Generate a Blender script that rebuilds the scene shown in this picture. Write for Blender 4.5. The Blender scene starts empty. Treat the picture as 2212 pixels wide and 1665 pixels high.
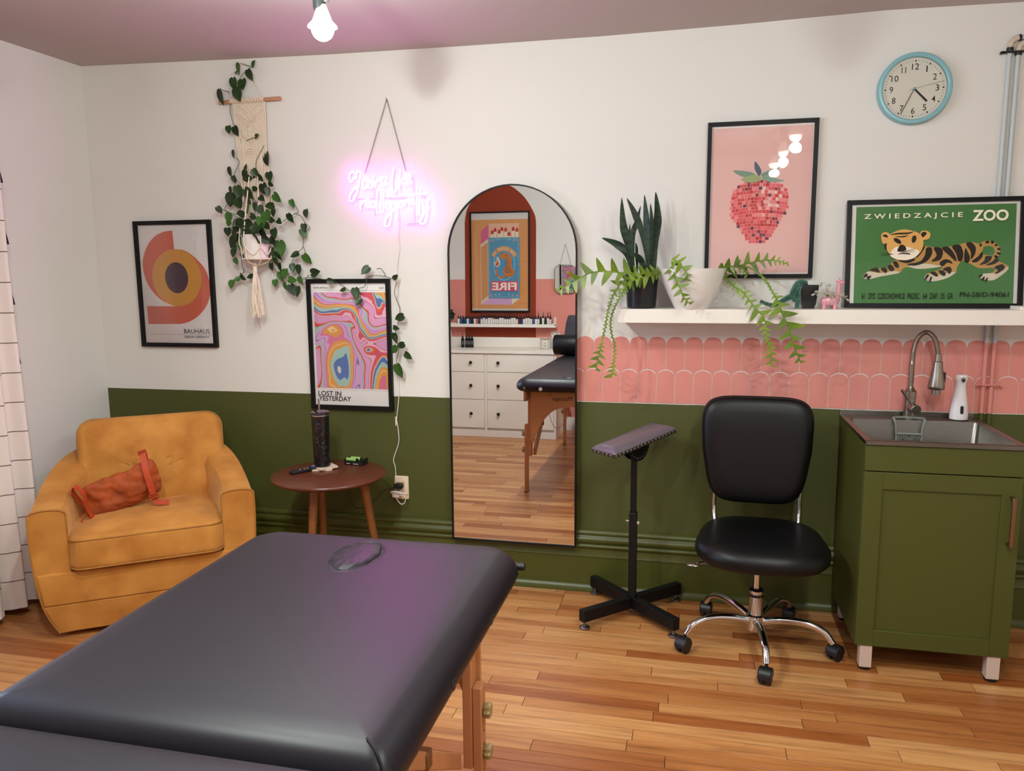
import bpy, bmesh, math, random
from mathutils import Vector as V, Matrix
from math import sin, cos, pi, radians as rad
random.seed(7)
sc = bpy.context.scene
COL = sc.collection
# ------------------------------------------------------------------ camera, world, lights, exposure
cd = bpy.data.cameras.new('camera'); cam = bpy.data.objects.new('camera', cd); COL.objects.link(cam)
cd.sensor_width = 36; cd.sensor_fit = 'HORIZONTAL'; cd.lens = 1704/2212*36; cd.clip_start = .05
_p, _y, _r = rad(8.41), rad(13.05), rad(-.483)
_f = V((-sin(_y)*cos(_p), cos(_y)*cos(_p), -sin(_p))); _rt = V((cos(_y), sin(_y), 0)); _up = _rt.cross(_f)
_rt, _up = cos(_r)*_rt+sin(_r)*_up, -sin(_r)*_rt+cos(_r)*_up
cam.matrix_world = Matrix(((_rt.x, _up.x, -_f.x, 0), (_rt.y, _up.y, -_f.y, -3.475), (_rt.z, _up.z, -_f.z, 1.477), (0, 0, 0, 1)))
sc.camera = cam
vs = sc.view_settings; vs.view_transform = 'Standard'; vs.look = 'None'; vs.gamma = 1; vs.use_curve_mapping = False
vs.exposure = 0.34
try:
    sc.cycles.max_bounces = 10; sc.cycles.diffuse_bounces = 5; sc.cycles.glossy_bounces = 6; sc.cycles.transparent_max_bounces = 12
    sc.cycles.sample_clamp_indirect = 6.0; sc.cycles.blur_glossy = 0.5; sc.cycles.use_denoising = True
except Exception: pass
wd = bpy.data.worlds.new('world'); sc.world = wd; wd.use_nodes = True
wd.node_tree.nodes['Background'].inputs[0].default_value = (.55, .68, 1, 1); wd.node_tree.nodes['Background'].inputs[1].default_value = 1.0
def light(kind, name, loc, power, col, **kw):
    l = bpy.data.lights.new(name, kind); l.energy = power; l.color = col
    for k, v in kw.items(): setattr(l, k, v)
    o = bpy.data.objects.new(name, l); o.location = loc; COL.objects.link(o); return o
# daylight through the window of the left wall (evening, soft and bluish)
wl_ = light('AREA', 'window_daylight', (-3.05, -1.9, 1.5), 26, (.55, .68, 1), shape='RECTANGLE', size=1.0, size_y=1.2)
wl_.rotation_euler = (0, rad(-90), 0)
# ceiling track bulbs: their light comes from where each bulb hangs
BULBS = [(-1.17, -1.04), (-1.17, -1.72), (-1.17, -2.40), (.55, -1.58), (.55, -2.25), (.55, -2.87)]
BZ = 2.25
for i, (x, y) in enumerate(BULBS):
    e_ = (7.5, 19, 23, 9.3, 13.5, 15)[i]
    light('POINT', 'track_bulb_light', (x, y, BZ-.085), e_, (.915, 1, .965), shadow_soft_size=.03)
    light('SPOT', 'track_bulb_beam', (x, y, BZ-.085), e_*1.25, (.915, 1, .965), spot_size=rad(168), spot_blend=.8, shadow_soft_size=.03)

# ------------------------------------------------------------------ helpers
def lin(h):
    if isinstance(h, str):
        h = h.lstrip('#'); c = [int(h[i:i+2], 16)/255 for i in (0, 2, 4)]
    else: c = list(h)
    return tuple(x/12.92 if x <= .04045 else ((x+.055)/1.055)**2.4 for x in c)+(1,)
MC = {}
def mat(name, col='808080', rough=.5, metal=0, var=0, vscale=6, vstretch=(1, 1, 1), bump=0, bscale=60, sheen=0, coat=0, em=0, emc=None, spec=.5, trans=0, col2=None):
    if name in MC: return MC[name]
    m = bpy.data.materials.new(name); m.use_nodes = True; nt = m.node_tree; b = nt.nodes['Principled BSDF']; MC[name] = m
    b.inputs['Base Color'].default_value = lin(col); b.inputs['Roughness'].default_value = rough; b.inputs['Metallic'].default_value = metal
    b.inputs['Specular IOR Level'].default_value = spec
    if sheen: b.inputs['Sheen Weight'].default_value = sheen; b.inputs['Sheen Roughness'].default_value = .4; b.inputs['Sheen Tint'].default_value = lin(col2 or col)
    if coat: b.inputs['Coat Weight'].default_value = coat; b.inputs['Coat Roughness'].default_value = .08
    if trans: b.inputs['Transmission Weight'].default_value = trans
    if em: b.inputs['Emission Color'].default_value = emc if emc else lin(col); b.inputs['Emission Strength'].default_value = em
    N = nt.nodes.new; L = nt.links.new
    if var or bump:
        tc = N('ShaderNodeTexCoord'); mp = N('ShaderNodeMapping'); mp.inputs['Scale'].default_value = vstretch; L(tc.outputs['Object'], mp.inputs[0])
    if var:
        n = N('ShaderNodeTexNoise'); n.inputs['Scale'].default_value = vscale; n.inputs['Detail'].default_value = 4; L(mp.outputs[0], n.inputs[0])
        r = N('ShaderNodeMapRange'); r.inputs[1].default_value = .3; r.inputs[2].default_value = .7; L(n.outputs[0], r.inputs[0])
        x = N('ShaderNodeMix'); x.data_type = 'RGBA'; c = lin(col)
        x.inputs[6].default_value = tuple(v*(1-var) for v in c[:3])+(1,); x.inputs[7].default_value = lin(col2) if col2 else tuple(min(1, v*(1+var)) for v in c[:3])+(1,)
        L(r.outputs[0], x.inputs[0]); L(x.outputs[2], b.inputs['Base Color'])
    if bump:
        n2 = N('ShaderNodeTexNoise'); n2.inputs['Scale'].default_value = bscale; n2.inputs['Detail'].default_value = 3; L(mp.outputs[0], n2.inputs[0])
        bp = N('ShaderNodeBump'); bp.inputs['Strength'].default_value = bump; bp.inputs['Distance'].default_value = .002; L(n2.outputs[0], bp.inputs['Height']); L(bp.outputs[0], b.inputs['Normal'])
    return m
def ink(h): return mat('print_'+h, h, .75, spec=.15)
def root_inv(p):
    while p.parent: p = p.parent
    return (Matrix.Translation(p.location) @ p.rotation_euler.to_matrix().to_4x4()).inverted()
class MB:
    def __init__(s): s.v = []; s.f = []; s.m = []; s.T = Matrix.Identity(4); s.k = 0
    def add(s, vs, fs):
        n = len(s.v); s.v += [s.T @ V(p) for p in vs]; s.f += [[n+i for i in f] for f in fs]; s.m += [s.k]*len(fs); return s
    def box(s, x0, x1, y0, y1, z0, z1):
        return s.add([(x, y, z) for z in (z0, z1) for y in (y0, y1) for x in (x0, x1)], [(0, 2, 3, 1), (4, 5, 7, 6), (0, 1, 5, 4), (2, 6, 7, 3), (0, 4, 6, 2), (1, 3, 7, 5)])
    def loft(s, rings, c0=True, c1=True, close=True):
        n = len(rings[0]); vs = [p for r in rings for p in r]; fs = []
        for i in range(len(rings)-1):
            for j in range(n if close else n-1):
                a, b = i*n+j, i*n+(j+1) % n; fs.append((a, b, b+n, a+n))
        if c0: fs.append(tuple(range(n-1, -1, -1)))
        if c1: fs.append(tuple((len(rings)-1)*n+j for j in range(n)))
        return s.add(vs, fs)
    def lathe(s, prof, n=24, c=(0, 0, 0), c0=True, c1=True):
        return s.loft([[(c[0]+r*cos(2*pi*j/n), c[1]+r*sin(2*pi*j/n), c[2]+z) for j in range(n)] for r, z in prof], c0, c1)
    def pad(s, out, prof):   # out(inset)->2D outline ; prof list (inset, z)
        return s.loft([[(x, y, z) for x, y in out(i)] for i, z in prof])
    def prism(s, pts, y0, y1, ax='y'):
        if ax == 'y': A = [(x, y0, z) for x, z in pts]; B = [(x, y1, z) for x, z in pts]
        elif ax == 'z': A = [(x, z, y0) for x, z in pts]; B = [(x, z, y1) for x, z in pts]
        else: A = [(y0, x, z) for x, z in pts]; B = [(y1, x, z) for x, z in pts]
        return s.loft([A, B])
    def tube(s, path, r, n=8, closed=False, caps=True, flat=1):
        P = [V(p) for p in path]; m = len(P); R = r if isinstance(r, (list, tuple)) else [r]*m; rings = []; nrm = None
        for i, p in enumerate(P):
            t = (P[(i+1) % m]-P[i-1]) if closed else (P[min(i+1, m-1)]-P[max(i-1, 0)])
            if t.length < 1e-9: t = V((0, 0, 1))
            t.normalize()
            if nrm is None: nrm = t.orthogonal().normalized()
            nrm = nrm-t*nrm.dot(t)
            if nrm.length < 1e-6: nrm = t.orthogonal()
            nrm.normalize(); b = t.cross(nrm)
            rings.append([tuple(p+nrm*R[i]*cos(2*pi*j/n)+b*R[i]*flat*sin(2*pi*j/n)) for j in range(n)])
        if closed: rings.append(rings[0]); return s.loft(rings, False, False)
        return s.loft(rings, caps, caps)
    def sq(s, c, a, b, h, e1=1, e2=1, n=24, m=12):   # superellipsoid
        P = lambda w, e: math.copysign(abs(w)**e, w)
        rings = []
        for i in range(m+1):
            t = -pi/2+pi*i/m
            rings.append([(c[0]+a*P(cos(t), e1)*P(cos(2*pi*j/n), e2), c[1]+b*P(cos(t), e1)*P(sin(2*pi*j/n), e2), c[2]+h*P(sin(t), e1)) for j in range(n)])
        return s.loft(rings)
    def build(s, name, mats, parent=None, local=False, smooth=35, bevel=0, sub=0, label=None, kind=None):
        me = bpy.data.meshes.new(name); vs = s.v
        if parent and not local: I = root_inv(parent); vs = [I @ p for p in vs]
        me.from_pydata([tuple(p) for p in vs], [], s.f)
        for m in (mats if isinstance(mats, (list, tuple)) else [mats]): me.materials.append(m)
        if len(me.materials) > 1: me.polygons.foreach_set('material_index', s.m)
        me.update()
        o = bpy.data.objects.new(name, me); COL.objects.link(o); o.parent = parent
        if smooth:
            me.shade_smooth()
            if not sub: me.set_sharp_from_angle(angle=rad(smooth))
        if bevel:
            md = o.modifiers.new('bevel', 'BEVEL'); md.width = bevel; md.segments = 2; md.limit_method = 'ANGLE'; md.angle_limit = rad(40)
        if sub:
            md = o.modifiers.new('sub', 'SUBSURF'); md.levels = md.render_levels = sub
        if label: o['label'] = label
        if kind: o['kind'] = kind
        return o
def thing(name, label, cat, loc=(0, 0, 0), rz=0, group=None):
    o = bpy.data.objects.new(name, None); COL.objects.link(o); o.empty_display_size = .05
    o.location = loc; o.rotation_euler = (0, 0, rz); o['label'] = label; o['category'] = cat
    if group: o['group'] = group
    return o
def tag(o, label, cat, group=None):
    o['label'] = label; o['category'] = cat
    if group: o['group'] = group
    return o
def copy_tree(o, parent=None):
    c = o.copy(); COL.objects.link(c); c.parent = parent
    for ch in [x for x in o.children]: copy_tree(ch, c)
    return c
def struct(name, mb, m, parent=None, **k):
    o = mb.build(name, m, parent, **k)
    if not parent: o['kind'] = 'structure'
    return o
def rr(w, d, r, n=6, cx=0, cy=0):
    r = max(min(r, w/2-1e-4, d/2-1e-4), 1e-4); out = []
    for k, (sx, sy) in enumerate(((1, 1), (-1, 1), (-1, -1), (1, -1))):
        for i in range(n+1):
            a = pi/2*(k+i/n); out.append((cx+sx*(w/2-r)+r*cos(a), cy+sy*(d/2-r)+r*sin(a)))
    return out
def rrf(w, d, r, cx=0, cy=0, n=6): return lambda i: rr(max(w-2*i, .001), max(d-2*i, .001), r-i, n, cx, cy)
def round_prof(z0, z1, r, n=5, crown=0, ci=.1):
    p = [(r*(1-sin(pi/2*i/n)), z0+r*(1-cos(pi/2*i/n))) for i in range(n+1)]
    p += [(r*(1-cos(pi/2*i/n)), z1-r+r*sin(pi/2*i/n)) for i in range(n+1)]
    if crown: p += [(r+ci*.4, z1+crown*.6), (r+ci, z1+crown)]
    return p
def cr(pts, n=6, closed=False):   # Catmull-Rom
    P = [V(p) for p in pts]; m = len(P); out = []
    for i in range(m if closed else m-1):
        if closed: a, b, c, d = P[i-1], P[i], P[(i+1) % m], P[(i+2) % m]
        else: a, b, c, d = P[max(i-1, 0)], P[i], P[i+1], P[min(i+2, m-1)]
        for k in range(n):
            t = k/n; out.append(tuple(.5*((2*b)+(c-a)*t+(2*a-5*b+4*c-d)*t*t+(3*b-a-3*c+d)*t*t*t)))
    if not closed: out.append(tuple(P[-1]))
    return out
def mm(pts): return [tuple(c/1000 for c in p) for p in pts]
def text(s, name, m, parent, box, y, rot=None, bold=0, facing=1, fit=True, local=False, tilt=None):
    """flat lettering in the x-z plane at depth y; box=(x0,z0,x1,z1); facing=-1 reads from behind (wall opposite)"""
    cu = bpy.data.curves.new('t', 'FONT'); cu.body = s; cu.offset = bold; cu.resolution_u = 3
    ob = bpy.data.objects.new('t', cu); COL.objects.link(ob); dg = bpy.context.evaluated_depsgraph_get()
    me = bpy.data.meshes.new_from_object(ob.evaluated_get(dg)); bpy.data.objects.remove(ob)
    xs = [v.co.x for v in me.vertices]; zs = [v.co.y for v in me.vertices]; x0, x1, z0, z1 = min(xs), max(xs), min(zs), max(zs)
    bx0, bz0, bx1, bz1 = box; mb = MB()
    vs = []
    for v in me.vertices:
        u = (v.co.x-x0)/(x1-x0); w = (v.co.y-z0)/(z1-z0)
        p = V((bx0+(bx1-bx0)*u, y, bz0+(bz1-bz0)*w))
        if tilt: p = tilt(p)
        vs.append(p)
    mb.add(vs, [list(p.vertices) for p in me.polygons]); bpy.data.meshes.remove(me)
    return mb.build(name, m, parent, smooth=0, local=local)
def art(name, parent, layers, y, step=-.00015, fn=None):
    """flat print: coloured polygons (x,z) laid over one another on the sheet at depth y"""
    mb = MB(); ms = []
    for k, (c, poly) in enumerate(layers):
        m = c if not isinstance(c, str) else ink(c)
        if m not in ms: ms.append(m)
        mb.k = ms.index(m); pts = [V((p[0], y+step*k, p[1])) for p in poly]
        if fn: pts = [fn(p) for p in pts]
        mb.add(pts, [list(range(len(pts)))])
    return mb.build(name, ms, parent, smooth=0)

# ------------------------------------------------------------------ shared materials
def zonemat():
    m = bpy.data.materials.new('painted_wall'); m.use_nodes = True; nt = m.node_tree; b = nt.nodes['Principled BSDF']; N = nt.nodes.new; L = nt.links.new
    g = N('ShaderNodeNewGeometry'); s = N('ShaderNodeSeparateXYZ'); L(g.outputs['Position'], s.inputs[0])
    n = N('ShaderNodeTexNoise'); n.inputs['Scale'].default_value = 9; L(g.outputs['Position'], n.inputs[0])
    a = N('ShaderNodeMath'); a.operation = 'MULTIPLY_ADD'; a.inputs[1].default_value = .004; L(n.outputs[0], a.inputs[0]); L(s.outputs[2], a.inputs[2])
    lt = N('ShaderNodeMath'); lt.operation = 'LESS_THAN'; lt.inputs[1].default_value = .886; L(a.outputs[0], lt.inputs[0])
    x = N('ShaderNodeMix'); x.data_type = 'RGBA'; x.inputs[6].default_value = lin(WHITE); x.inputs[7].default_value = lin(GREEN)
    L(lt.outputs[0], x.inputs[0]); L(x.outputs[2], b.inputs['Base Color']); b.inputs['Roughness'].default_value = .62
    n2 = N('ShaderNodeTexNoise'); n2.inputs['Scale'].default_value = 14; n2.inputs['Detail'].default_value = 5; L(g.outputs['Position'], n2.inputs[0])
    bp = N('ShaderNodeBump'); bp.inputs['Strength'].default_value = .25; bp.inputs['Distance'].default_value = .004; L(n2.outputs[0], bp.inputs['Height']); L(bp.outputs[0], b.inputs['Normal'])
    return m
WHITE, GREEN, PINK = 'dad6d0', '454919', 'd2857a'
m_wall = mat('white_wall_paint', WHITE, .65, bump=.2, bscale=12)
m_ceil = mat('ceiling_paint', 'b5a8a4', .75, bump=.1, bscale=10)
m_zone = zonemat()
m_green = mat('green_gloss_paint', GREEN, .38, bump=.3, bscale=25)
m_cab = mat('green_cabinet_paint', '454819', .5, spec=.35)
m_pink = mat('pink_tile_paint', PINK, .5, var=.05, vscale=3)
m_black = mat('black_frame', '0b0a0b', .5, spec=.25)
m_matte_black = mat('black_powder_coat', '080708', .5, spec=.3)
m_white = mat('white_lacquer', 'e4dcd2', .4)
m_chrome = mat('chrome', 'd9d9da', .1, 1)
m_steel = mat('brushed_steel', '7d7973', .3, 1, var=.08, vscale=40, vstretch=(1, 1, 8))
m_nickel = mat('brushed_nickel', '9a9488', .3, 1)
m_leather = mat('black_leather', '09080a', .42, bump=.12, bscale=320, spec=.3)
m_vinyl = mat('black_vinyl', '17121a', .43, bump=.05, bscale=500, spec=.36)
m_wood = mat('beech_wood', 'b0744a', .45, var=.18, vscale=9, vstretch=(1, 1, .08))
m_plastic_b = mat('black_plastic', '141315', .4)
m_paper = ink('f2ebe8')
def glass_pane():
    m = bpy.data.materials.new('picture_glass'); m.use_nodes = True; nt = m.node_tree; N = nt.nodes.new; L = nt.links.new
    nt.nodes.remove(nt.nodes['Principled BSDF']); out = nt.nodes['Material Output']
    t = N('ShaderNodeBsdfTransparent'); g = N('ShaderNodeBsdfGlossy'); g.inputs['Roughness'].default_value = .012
    f = N('ShaderNodeFresnel'); f.inputs[0].default_value = 1.42; x = N('ShaderNodeMixShader')
    n = N('ShaderNodeTexNoise'); n.inputs['Scale'].default_value = 4; bp = N('ShaderNodeBump'); bp.inputs['Strength'].default_value = .03; bp.inputs['Distance'].default_value = .01
    L(n.outputs[0], bp.inputs['Height']); L(bp.outputs[0], g.inputs['Normal'])
    L(f.outputs[0], x.inputs[0]); L(t.outputs[0], x.inputs[1]); L(g.outputs[0], x.inputs[2]); L(x.outputs[0], out.inputs[0]); return m
m_glass = glass_pane()
m_mirror = mat('mirror_silver', 'e6e9e8', .004, 1)

# ------------------------------------------------------------------ room shell
XL, XR, YB = -2.96, 2.3, -4.03
CZ = [(-2.97, 2.476), (-2.63, 2.468), (-2.14, 2.455), (-1.67, 2.445), (-1.01, 2.438), (-.41, 2.436), (.15, 2.442), (.69, 2.454), (1.17, 2.447), (2.4, 2.447)]
mb = MB()
xs = [XL-.1]+[c[0] for c in CZ]; zs = [2.476]+[c[1] for c in CZ]
mb.loft([[(x, y, z) for x, z in zip(xs, zs)] for y in (.12, YB-.12)], False, False, close=False)
mb.loft([[(x, y, z+.08) for x, z in zip(xs, zs)] for y in (YB-.12, .12)], False, False, close=False)
struct('ceiling', mb, m_ceil)
wb = struct('wall_back', MB().box(XL-.1, XR+.1, 0, .1, -.05, 2.5), m_zone)
wleft = MB()
wleft.box(XL-.1, XL, -1.25, .0, -.05, 2.5).box(XL-.1, XL, YB, -2.55, -.05, 2.5).box(XL-.1, XL, -2.55, -1.25, -.05, .85).box(XL-.1, XL, -2.55, -1.25, 2.15, 2.5)
struct('wall_left', wleft, m_wall)
struct('wall_right', MB().box(XR, XR+.1, YB, 0, -.05, 2.5), m_wall)
wfront = struct('wall_front', MB().box(XL-.1, XR+.1, YB-.1, YB, -.05, 2.5), m_wall)
# window in the left wall
wf = MB(); wf.box(XL-.1, XL+.015, -2.6, -2.53, .8, 2.2).box(XL-.1, XL+.015, -1.27, -1.2, .8, 2.2).box(XL-.1, XL+.015, -2.6, -1.2, 2.13, 2.2).box(XL-.1, XL+.03, -2.62, -1.18, .8, .87)
w1 = struct('window_1', wf, mat('white_trim', 'ddd6cf', .4), bevel=.003)
sash = MB().box(XL-.07, XL-.03, -2.55, -1.25, 1.48, 1.53).build('sash_rail', MC['white_trim'], w1)
MB().box(XL-.055, XL-.05, -2.55, -1.25, .86, 2.14).build('pane', m_glass, w1)
# floor: base slab and planks
fl = struct('floor', MB().box(XL-.1, XR+.1, YB-.1, .1, -.08, -.012), mat('floor_gap_dark', '1c0f06', .9))
def plankmat():
    m = bpy.data.materials.new('maple_floor'); m.use_nodes = True; nt = m.node_tree; b = nt.nodes['Principled BSDF']; N = nt.nodes.new; L = nt.links.new
    g = N('ShaderNodeNewGeometry'); at = N('ShaderNodeAttribute'); at.attribute_name = 'tone'
    of = N('ShaderNodeVectorMath'); of.operation = 'MULTIPLY'; of.inputs[1].default_value = (1.1, 22, 1); L(g.outputs['Position'], of.inputs[0])
    ad = N('ShaderNodeVectorMath'); ad.operation = 'MULTIPLY_ADD'; ad.inputs[1].default_value = (31, 17, 0); L(at.outputs['Vector'], ad.inputs[0]); L(of.outputs[0], ad.inputs[2])
    n = N('ShaderNodeTexNoise'); n.inputs['Scale'].default_value = 2.2; n.inputs['Detail'].default_value = 7; n.inputs['Roughness'].default_value = .65; n.inputs['Distortion'].default_value = .6; L(ad.outputs[0], n.inputs[0])
    r = N('ShaderNodeValToRGB'); e = r.color_ramp.elements; e[0].position = .28; e[0].color = lin('936a45'); e[1].position = .72; e[1].color = lin('cda271'); k = e.new(.5); k.color = lin('bd8e5e'); L(n.outputs[0], r.inputs[0])
    tn = N('ShaderNodeValToRGB'); e = tn.color_ramp.elements; e[0].color = lin('c08a62'); e[1].color = lin('fff4e2'); k = e.new(.3); k.color = lin('e2c0a0'); k = e.new(.65); k.color = lin('f3dcc2'); L(at.outputs['Fac'], tn.inputs[0])
    mx = N('ShaderNodeMix'); mx.data_type = 'RGBA'; mx.blend_type = 'MULTIPLY'; mx.inputs[0].default_value = 1; L(r.outputs[0], mx.inputs[6]); L(tn.outputs[0], mx.inputs[7])
    # worn dark streaks and scuffs
    st = N('ShaderNodeVectorMath'); st.operation = 'MULTIPLY'; st.inputs[1].default_value = (2.2, 9, 1); L(g.outputs['Position'], st.inputs[0])
    n3 = N('ShaderNodeTexNoise'); n3.inputs['Scale'].default_value = 1.3; n3.inputs['Detail'].default_value = 8; n3.inputs['Roughness'].default_value = .7; L(st.outputs[0], n3.inputs[0])
    mr = N('ShaderNodeMapRange'); mr.inputs[1].default_value = .6; mr.inputs[2].default_value = .76; mr.inputs[4].default_value = .65; L(n3.outputs[0], mr.inputs[0])
    m2 = N('ShaderNodeMix'); m2.data_type = 'RGBA'; L(mr.outputs[0], m2.inputs[0]); L(mx.outputs[2], m2.inputs[6]); m2.inputs[7].default_value = lin('4a3018'); L(m2.outputs[2], b.inputs['Base Color'])
    rr_ = N('ShaderNodeMapRange'); rr_.inputs[3].default_value = .24; rr_.inputs[4].default_value = .42; L(n3.outputs[0], rr_.inputs[0]); L(rr_.outputs[0], b.inputs['Roughness'])
    bp = N('ShaderNodeBump'); bp.inputs['Strength'].default_value = .25; bp.inputs['Distance'].default_value = .0015; L(n.outputs[0], bp.inputs['Height']); L(bp.outputs[0], b.inputs['Normal']); return m
m_floor = plankmat()
planks = []; R = random.Random(3); PW = .0603; row = 0; y = -.002
while y > YB:
    x = XL-R.uniform(0, .6)
    while x < XR:
        Ln = R.choice((.25, .4, .55, .7, .85, 1.05))*R.uniform(.8, 1.2)
        a, b_ = max(x, XL+.001), min(x+Ln, XR)
        if row < 5 and a < -.55 < b_: Ln = -.55-x; b_ = -.55
        if b_-a > .03: planks.append((a, b_, y-PW, y, R.random()))
        x += Ln
    y -= PW; row += 1
def vis(p):   # how large a plank shows from where the photo was taken
    cx, cy = (p[0]+p[1])/2, (p[2]+p[3])/2; d = V((cx, cy+3.475, -1.477)); z = d.dot(_f)
    if z < .6: return 0
    u = abs(d.dot(_rt)/z); w = abs(d.dot(_up)/z)
    if u > .72 or w > .56: return .0001*(p[1]-p[0])
    if cx < -.45 and cx > -1.3 and cy < -1.7: return .0002
    return (p[1]-p[0])/z**2
planks.sort(key=vis, reverse=True)
def plank_mb(mb, a, b_, y0, y1, g=.0009, dz=0):
    e = .0004
    mb.loft([[(a+g, y0+g, -.012), (b_-g, y0+g, -.012), (b_-g, y1-g, -.012), (a+g, y1-g, -.012)], [(a+g, y0+g, dz-e), (b_-g, y0+g, dz-e), (b_-g, y1-g, dz-e), (a+g, y1-g, dz-e)],
             [(a+g+e, y0+g+e, dz), (b_-g-e, y0+g+e, dz), (b_-g-e, y1-g-e, dz), (a+g+e, y1-g-e, dz)]], False)
    return mb
def tone(o, vals):
    at = o.data.attributes.new('tone', 'FLOAT', 'FACE'); at.data.foreach_set('value', vals)
for k, (a, b_, y0, y1, t) in enumerate(planks[:300]):
    o = plank_mb(MB(), a, b_, y0, y1, dz=-.0006*((k*7) % 3)/2).build('plank', m_floor, fl, smooth=0); tone(o, [t]*len(o.data.polygons))
rest = MB(); tv = []
for (a, b_, y0, y1, t) in planks[300:]:
    n = len(rest.f); plank_mb(rest, a, b_, y0, y1); tv += [t]*(len(rest.f)-n)
o = rest.build('planks', m_floor, fl, smooth=0, kind='stuff'); tone(o, tv)
# pink scalloped tiles on the back wall: two rows, half a pitch apart, thin white joints
PT, G = .0788, .0013
def arch(cx, hw, zc, h, n=9, rev=False):
    p = [(cx-hw*cos(pi*i/(n-1)), zc+h*sin(pi*i/(n-1))) for i in range(n)]
    return p[::-1] if rev else p
def extrude_tile(pts, name='tile'):
    mb = MB(); cx = sum(p[0] for p in pts)/len(pts); cz = sum(p[1] for p in pts)/len(pts)
    mb.loft([[(x, 0, z) for x, z in pts], [(x, -.0018, z) for x, z in pts], [(cx+(x-cx)*.985, -.0026, cz+(z-cz)*.99) for x, z in pts]], False)
    return mb.build(name, m_pink, wb, smooth=0)
x = -.511+PT/2
while x < XR-.1:   # upper row: arched top, its foot cut by the lower row's arches
    hw = PT/2-G
    low = [(x+hw-(hw)*i/6, 1.005+.0305*math.sqrt(max(0, 1-((x+PT/2-(x+hw-hw*i/6))/(PT/2))**2))+.001) for i in range(7)]
    lo2 = [(x-hw*i/6, 1.005+.0305*math.sqrt(max(0, 1-((x-PT/2-(x-hw*i/6))/(PT/2))**2))+.001) for i in range(1, 7)]
    up = arch(x, hw, 1.151, .029)
    # foot runs from right (arch crown) down to the cusp in the middle and up again
    foot = [(px, pz+.0022) for px, pz in low+lo2]
    extrude_tile(up+foot); x += PT
x = -.511
while x < XR-.1:
    extrude_tile([(x-PT/2+G, .888)]+arch(x, PT/2-G, 1.004, .0305)+[(x+PT/2-G, .888)]); x += PT
# baseboards
prof = [(0, .0), (-.030, .0), (-.030, .004), (-.027, .018), (-.022, .028), (-.015, .033), (-.015, .163), (-.019, .166), (-.019, .170), (-.017, .173), (-.017, .206), (-.024, .210), (-.027, .217), (-.024, .224), (-.019, .227), (-.021, .232), (-.029, .240), (-.031, .250), (-.028, .259), (-.020, .264), (-.018, .268), (-.022, .274), (-.022, .282), (-.016, .290), (-.006, .295), (0, .296)]
mb = MB().loft([[(x, p, z) for p, z in prof] for x in (XL, XR)]); struct('baseboard_back', mb, m_green, smooth=50)
struct('baseboard_left', MB().box(XL, XL+.03, YB, -.04, 0, .13), mat('dark_baseboard', '1a1a22', .5), bevel=.004)
struct('baseboard_front', MB().box(-1.1, XR, YB, YB+.015, 0, .12), m_white, bevel=.004)
# ------------------------------------------------------------------ framed prints
def frame(root, x0, x1, z0, z1, fw, y, dep=.02, m=m_black, fn=None, sign=-1):
    """four mitred bars; the picture hangs with its back at y and its front at y+sign*dep"""
    for (ax, az), (bx, bz), (cx, cz), (dx, dz) in (((x0, z0), (x1, z0), (x1-fw, z0+fw), (x0+fw, z0+fw)), ((x1, z0), (x1, z1), (x1-fw, z1-fw), (x1-fw, z0+fw)),
                                                    ((x1, z1), (x0, z1), (x0+fw, z1-fw), (x1-fw, z1-fw)), ((x0, z1), (x0, z0), (x0+fw, z0+fw), (x0+fw, z1-fw))):
        q = [(ax, az), (bx, bz), (cx, cz), (dx, dz)]; mb = MB()
        A = [V((x, y, z)) for x, z in q]; B = [V((x, y+sign*dep, z)) for x, z in q]
        if fn: A = [fn(p) for p in A]; B = [fn(p) for p in B]
        mb.loft([A, B]).build('frame_rail', m, root, smooth=0, bevel=.0008)
def poster(name, label, x0, x1, z0, z1, layers, texts, fw=.02, y=-.001, lab_group=None, fn=None, base=m_paper):
    r = thing(name, label, 'poster', ((x0+x1)/2, y, z0))
    frame(r, x0, x1, z0, z1, fw, y, fn=fn)
    rect = [(x0+fw*.6, z0+fw*.6), (x1-fw*.6, z0+fw*.6), (x1-fw*.6, z1-fw*.6), (x0+fw*.6, z1-fw*.6)]
    art('print', r, [(base, rect)]+layers, y-.008, fn=fn)
    for k, (s, box, m, bold) in enumerate(texts): text(s, 'lettering', m, r, box, y-.008-.00015*(len(layers)+3), bold=bold, tilt=fn)
    g = MB().box(x0+fw*.7, x1-fw*.7, y-.0145, y-.013, z0+fw*.7, z1-fw*.7)
    if fn: g.v = [fn(p) for p in g.v]
    g.build('glass', m_glass, r, smooth=0)
    return r
D1 = {'frame':[(-2729,1726),(-2297,1724),(-2292,1106),(-2714,1103)],'a':[(-2508,1677),(-2559,1671),(-2611,1649),(-2655,1605),(-2684,1546),(-2689,1490),(-2673,1426),(-2639,1374),(-2591,1334),(-2534,1310),(-2495,1346),(-2500,1504),(-2505,1587)],'b':[(-2475,1587),(-2432,1572),(-2377,1531),(-2336,1480),(-2319,1413),(-2321,1366),(-2347,1307),(-2398,1257),(-2449,1230),(-2496,1219),(-2682,1217),(-2683,1307),(-2516,1307),(-2401,1386),(-2383,1503)],'circ':[(-2502,1447),(-2641,1470),(-2365,1429),(-2500,1587),(-2502,1307)],'dark':[(-2502,1447),(-2567,1458),(-2437,1445)],'t1':[(-2480,1171),(-2337,1194)],'t2':[(-2478,1149),(-2339,1162)],'line':[(-2680,1167),(-2314,1168)]}
def circ(c, rx, rz, n=48): return [(c[0]+rx*cos(2*pi*i/n), c[1]+rz*sin(2*pi*i/n)) for i in range(n)]
C0 = mm(D1['circ'])
a_ = mm(D1['a']); b_ = mm(D1['b'])
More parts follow.
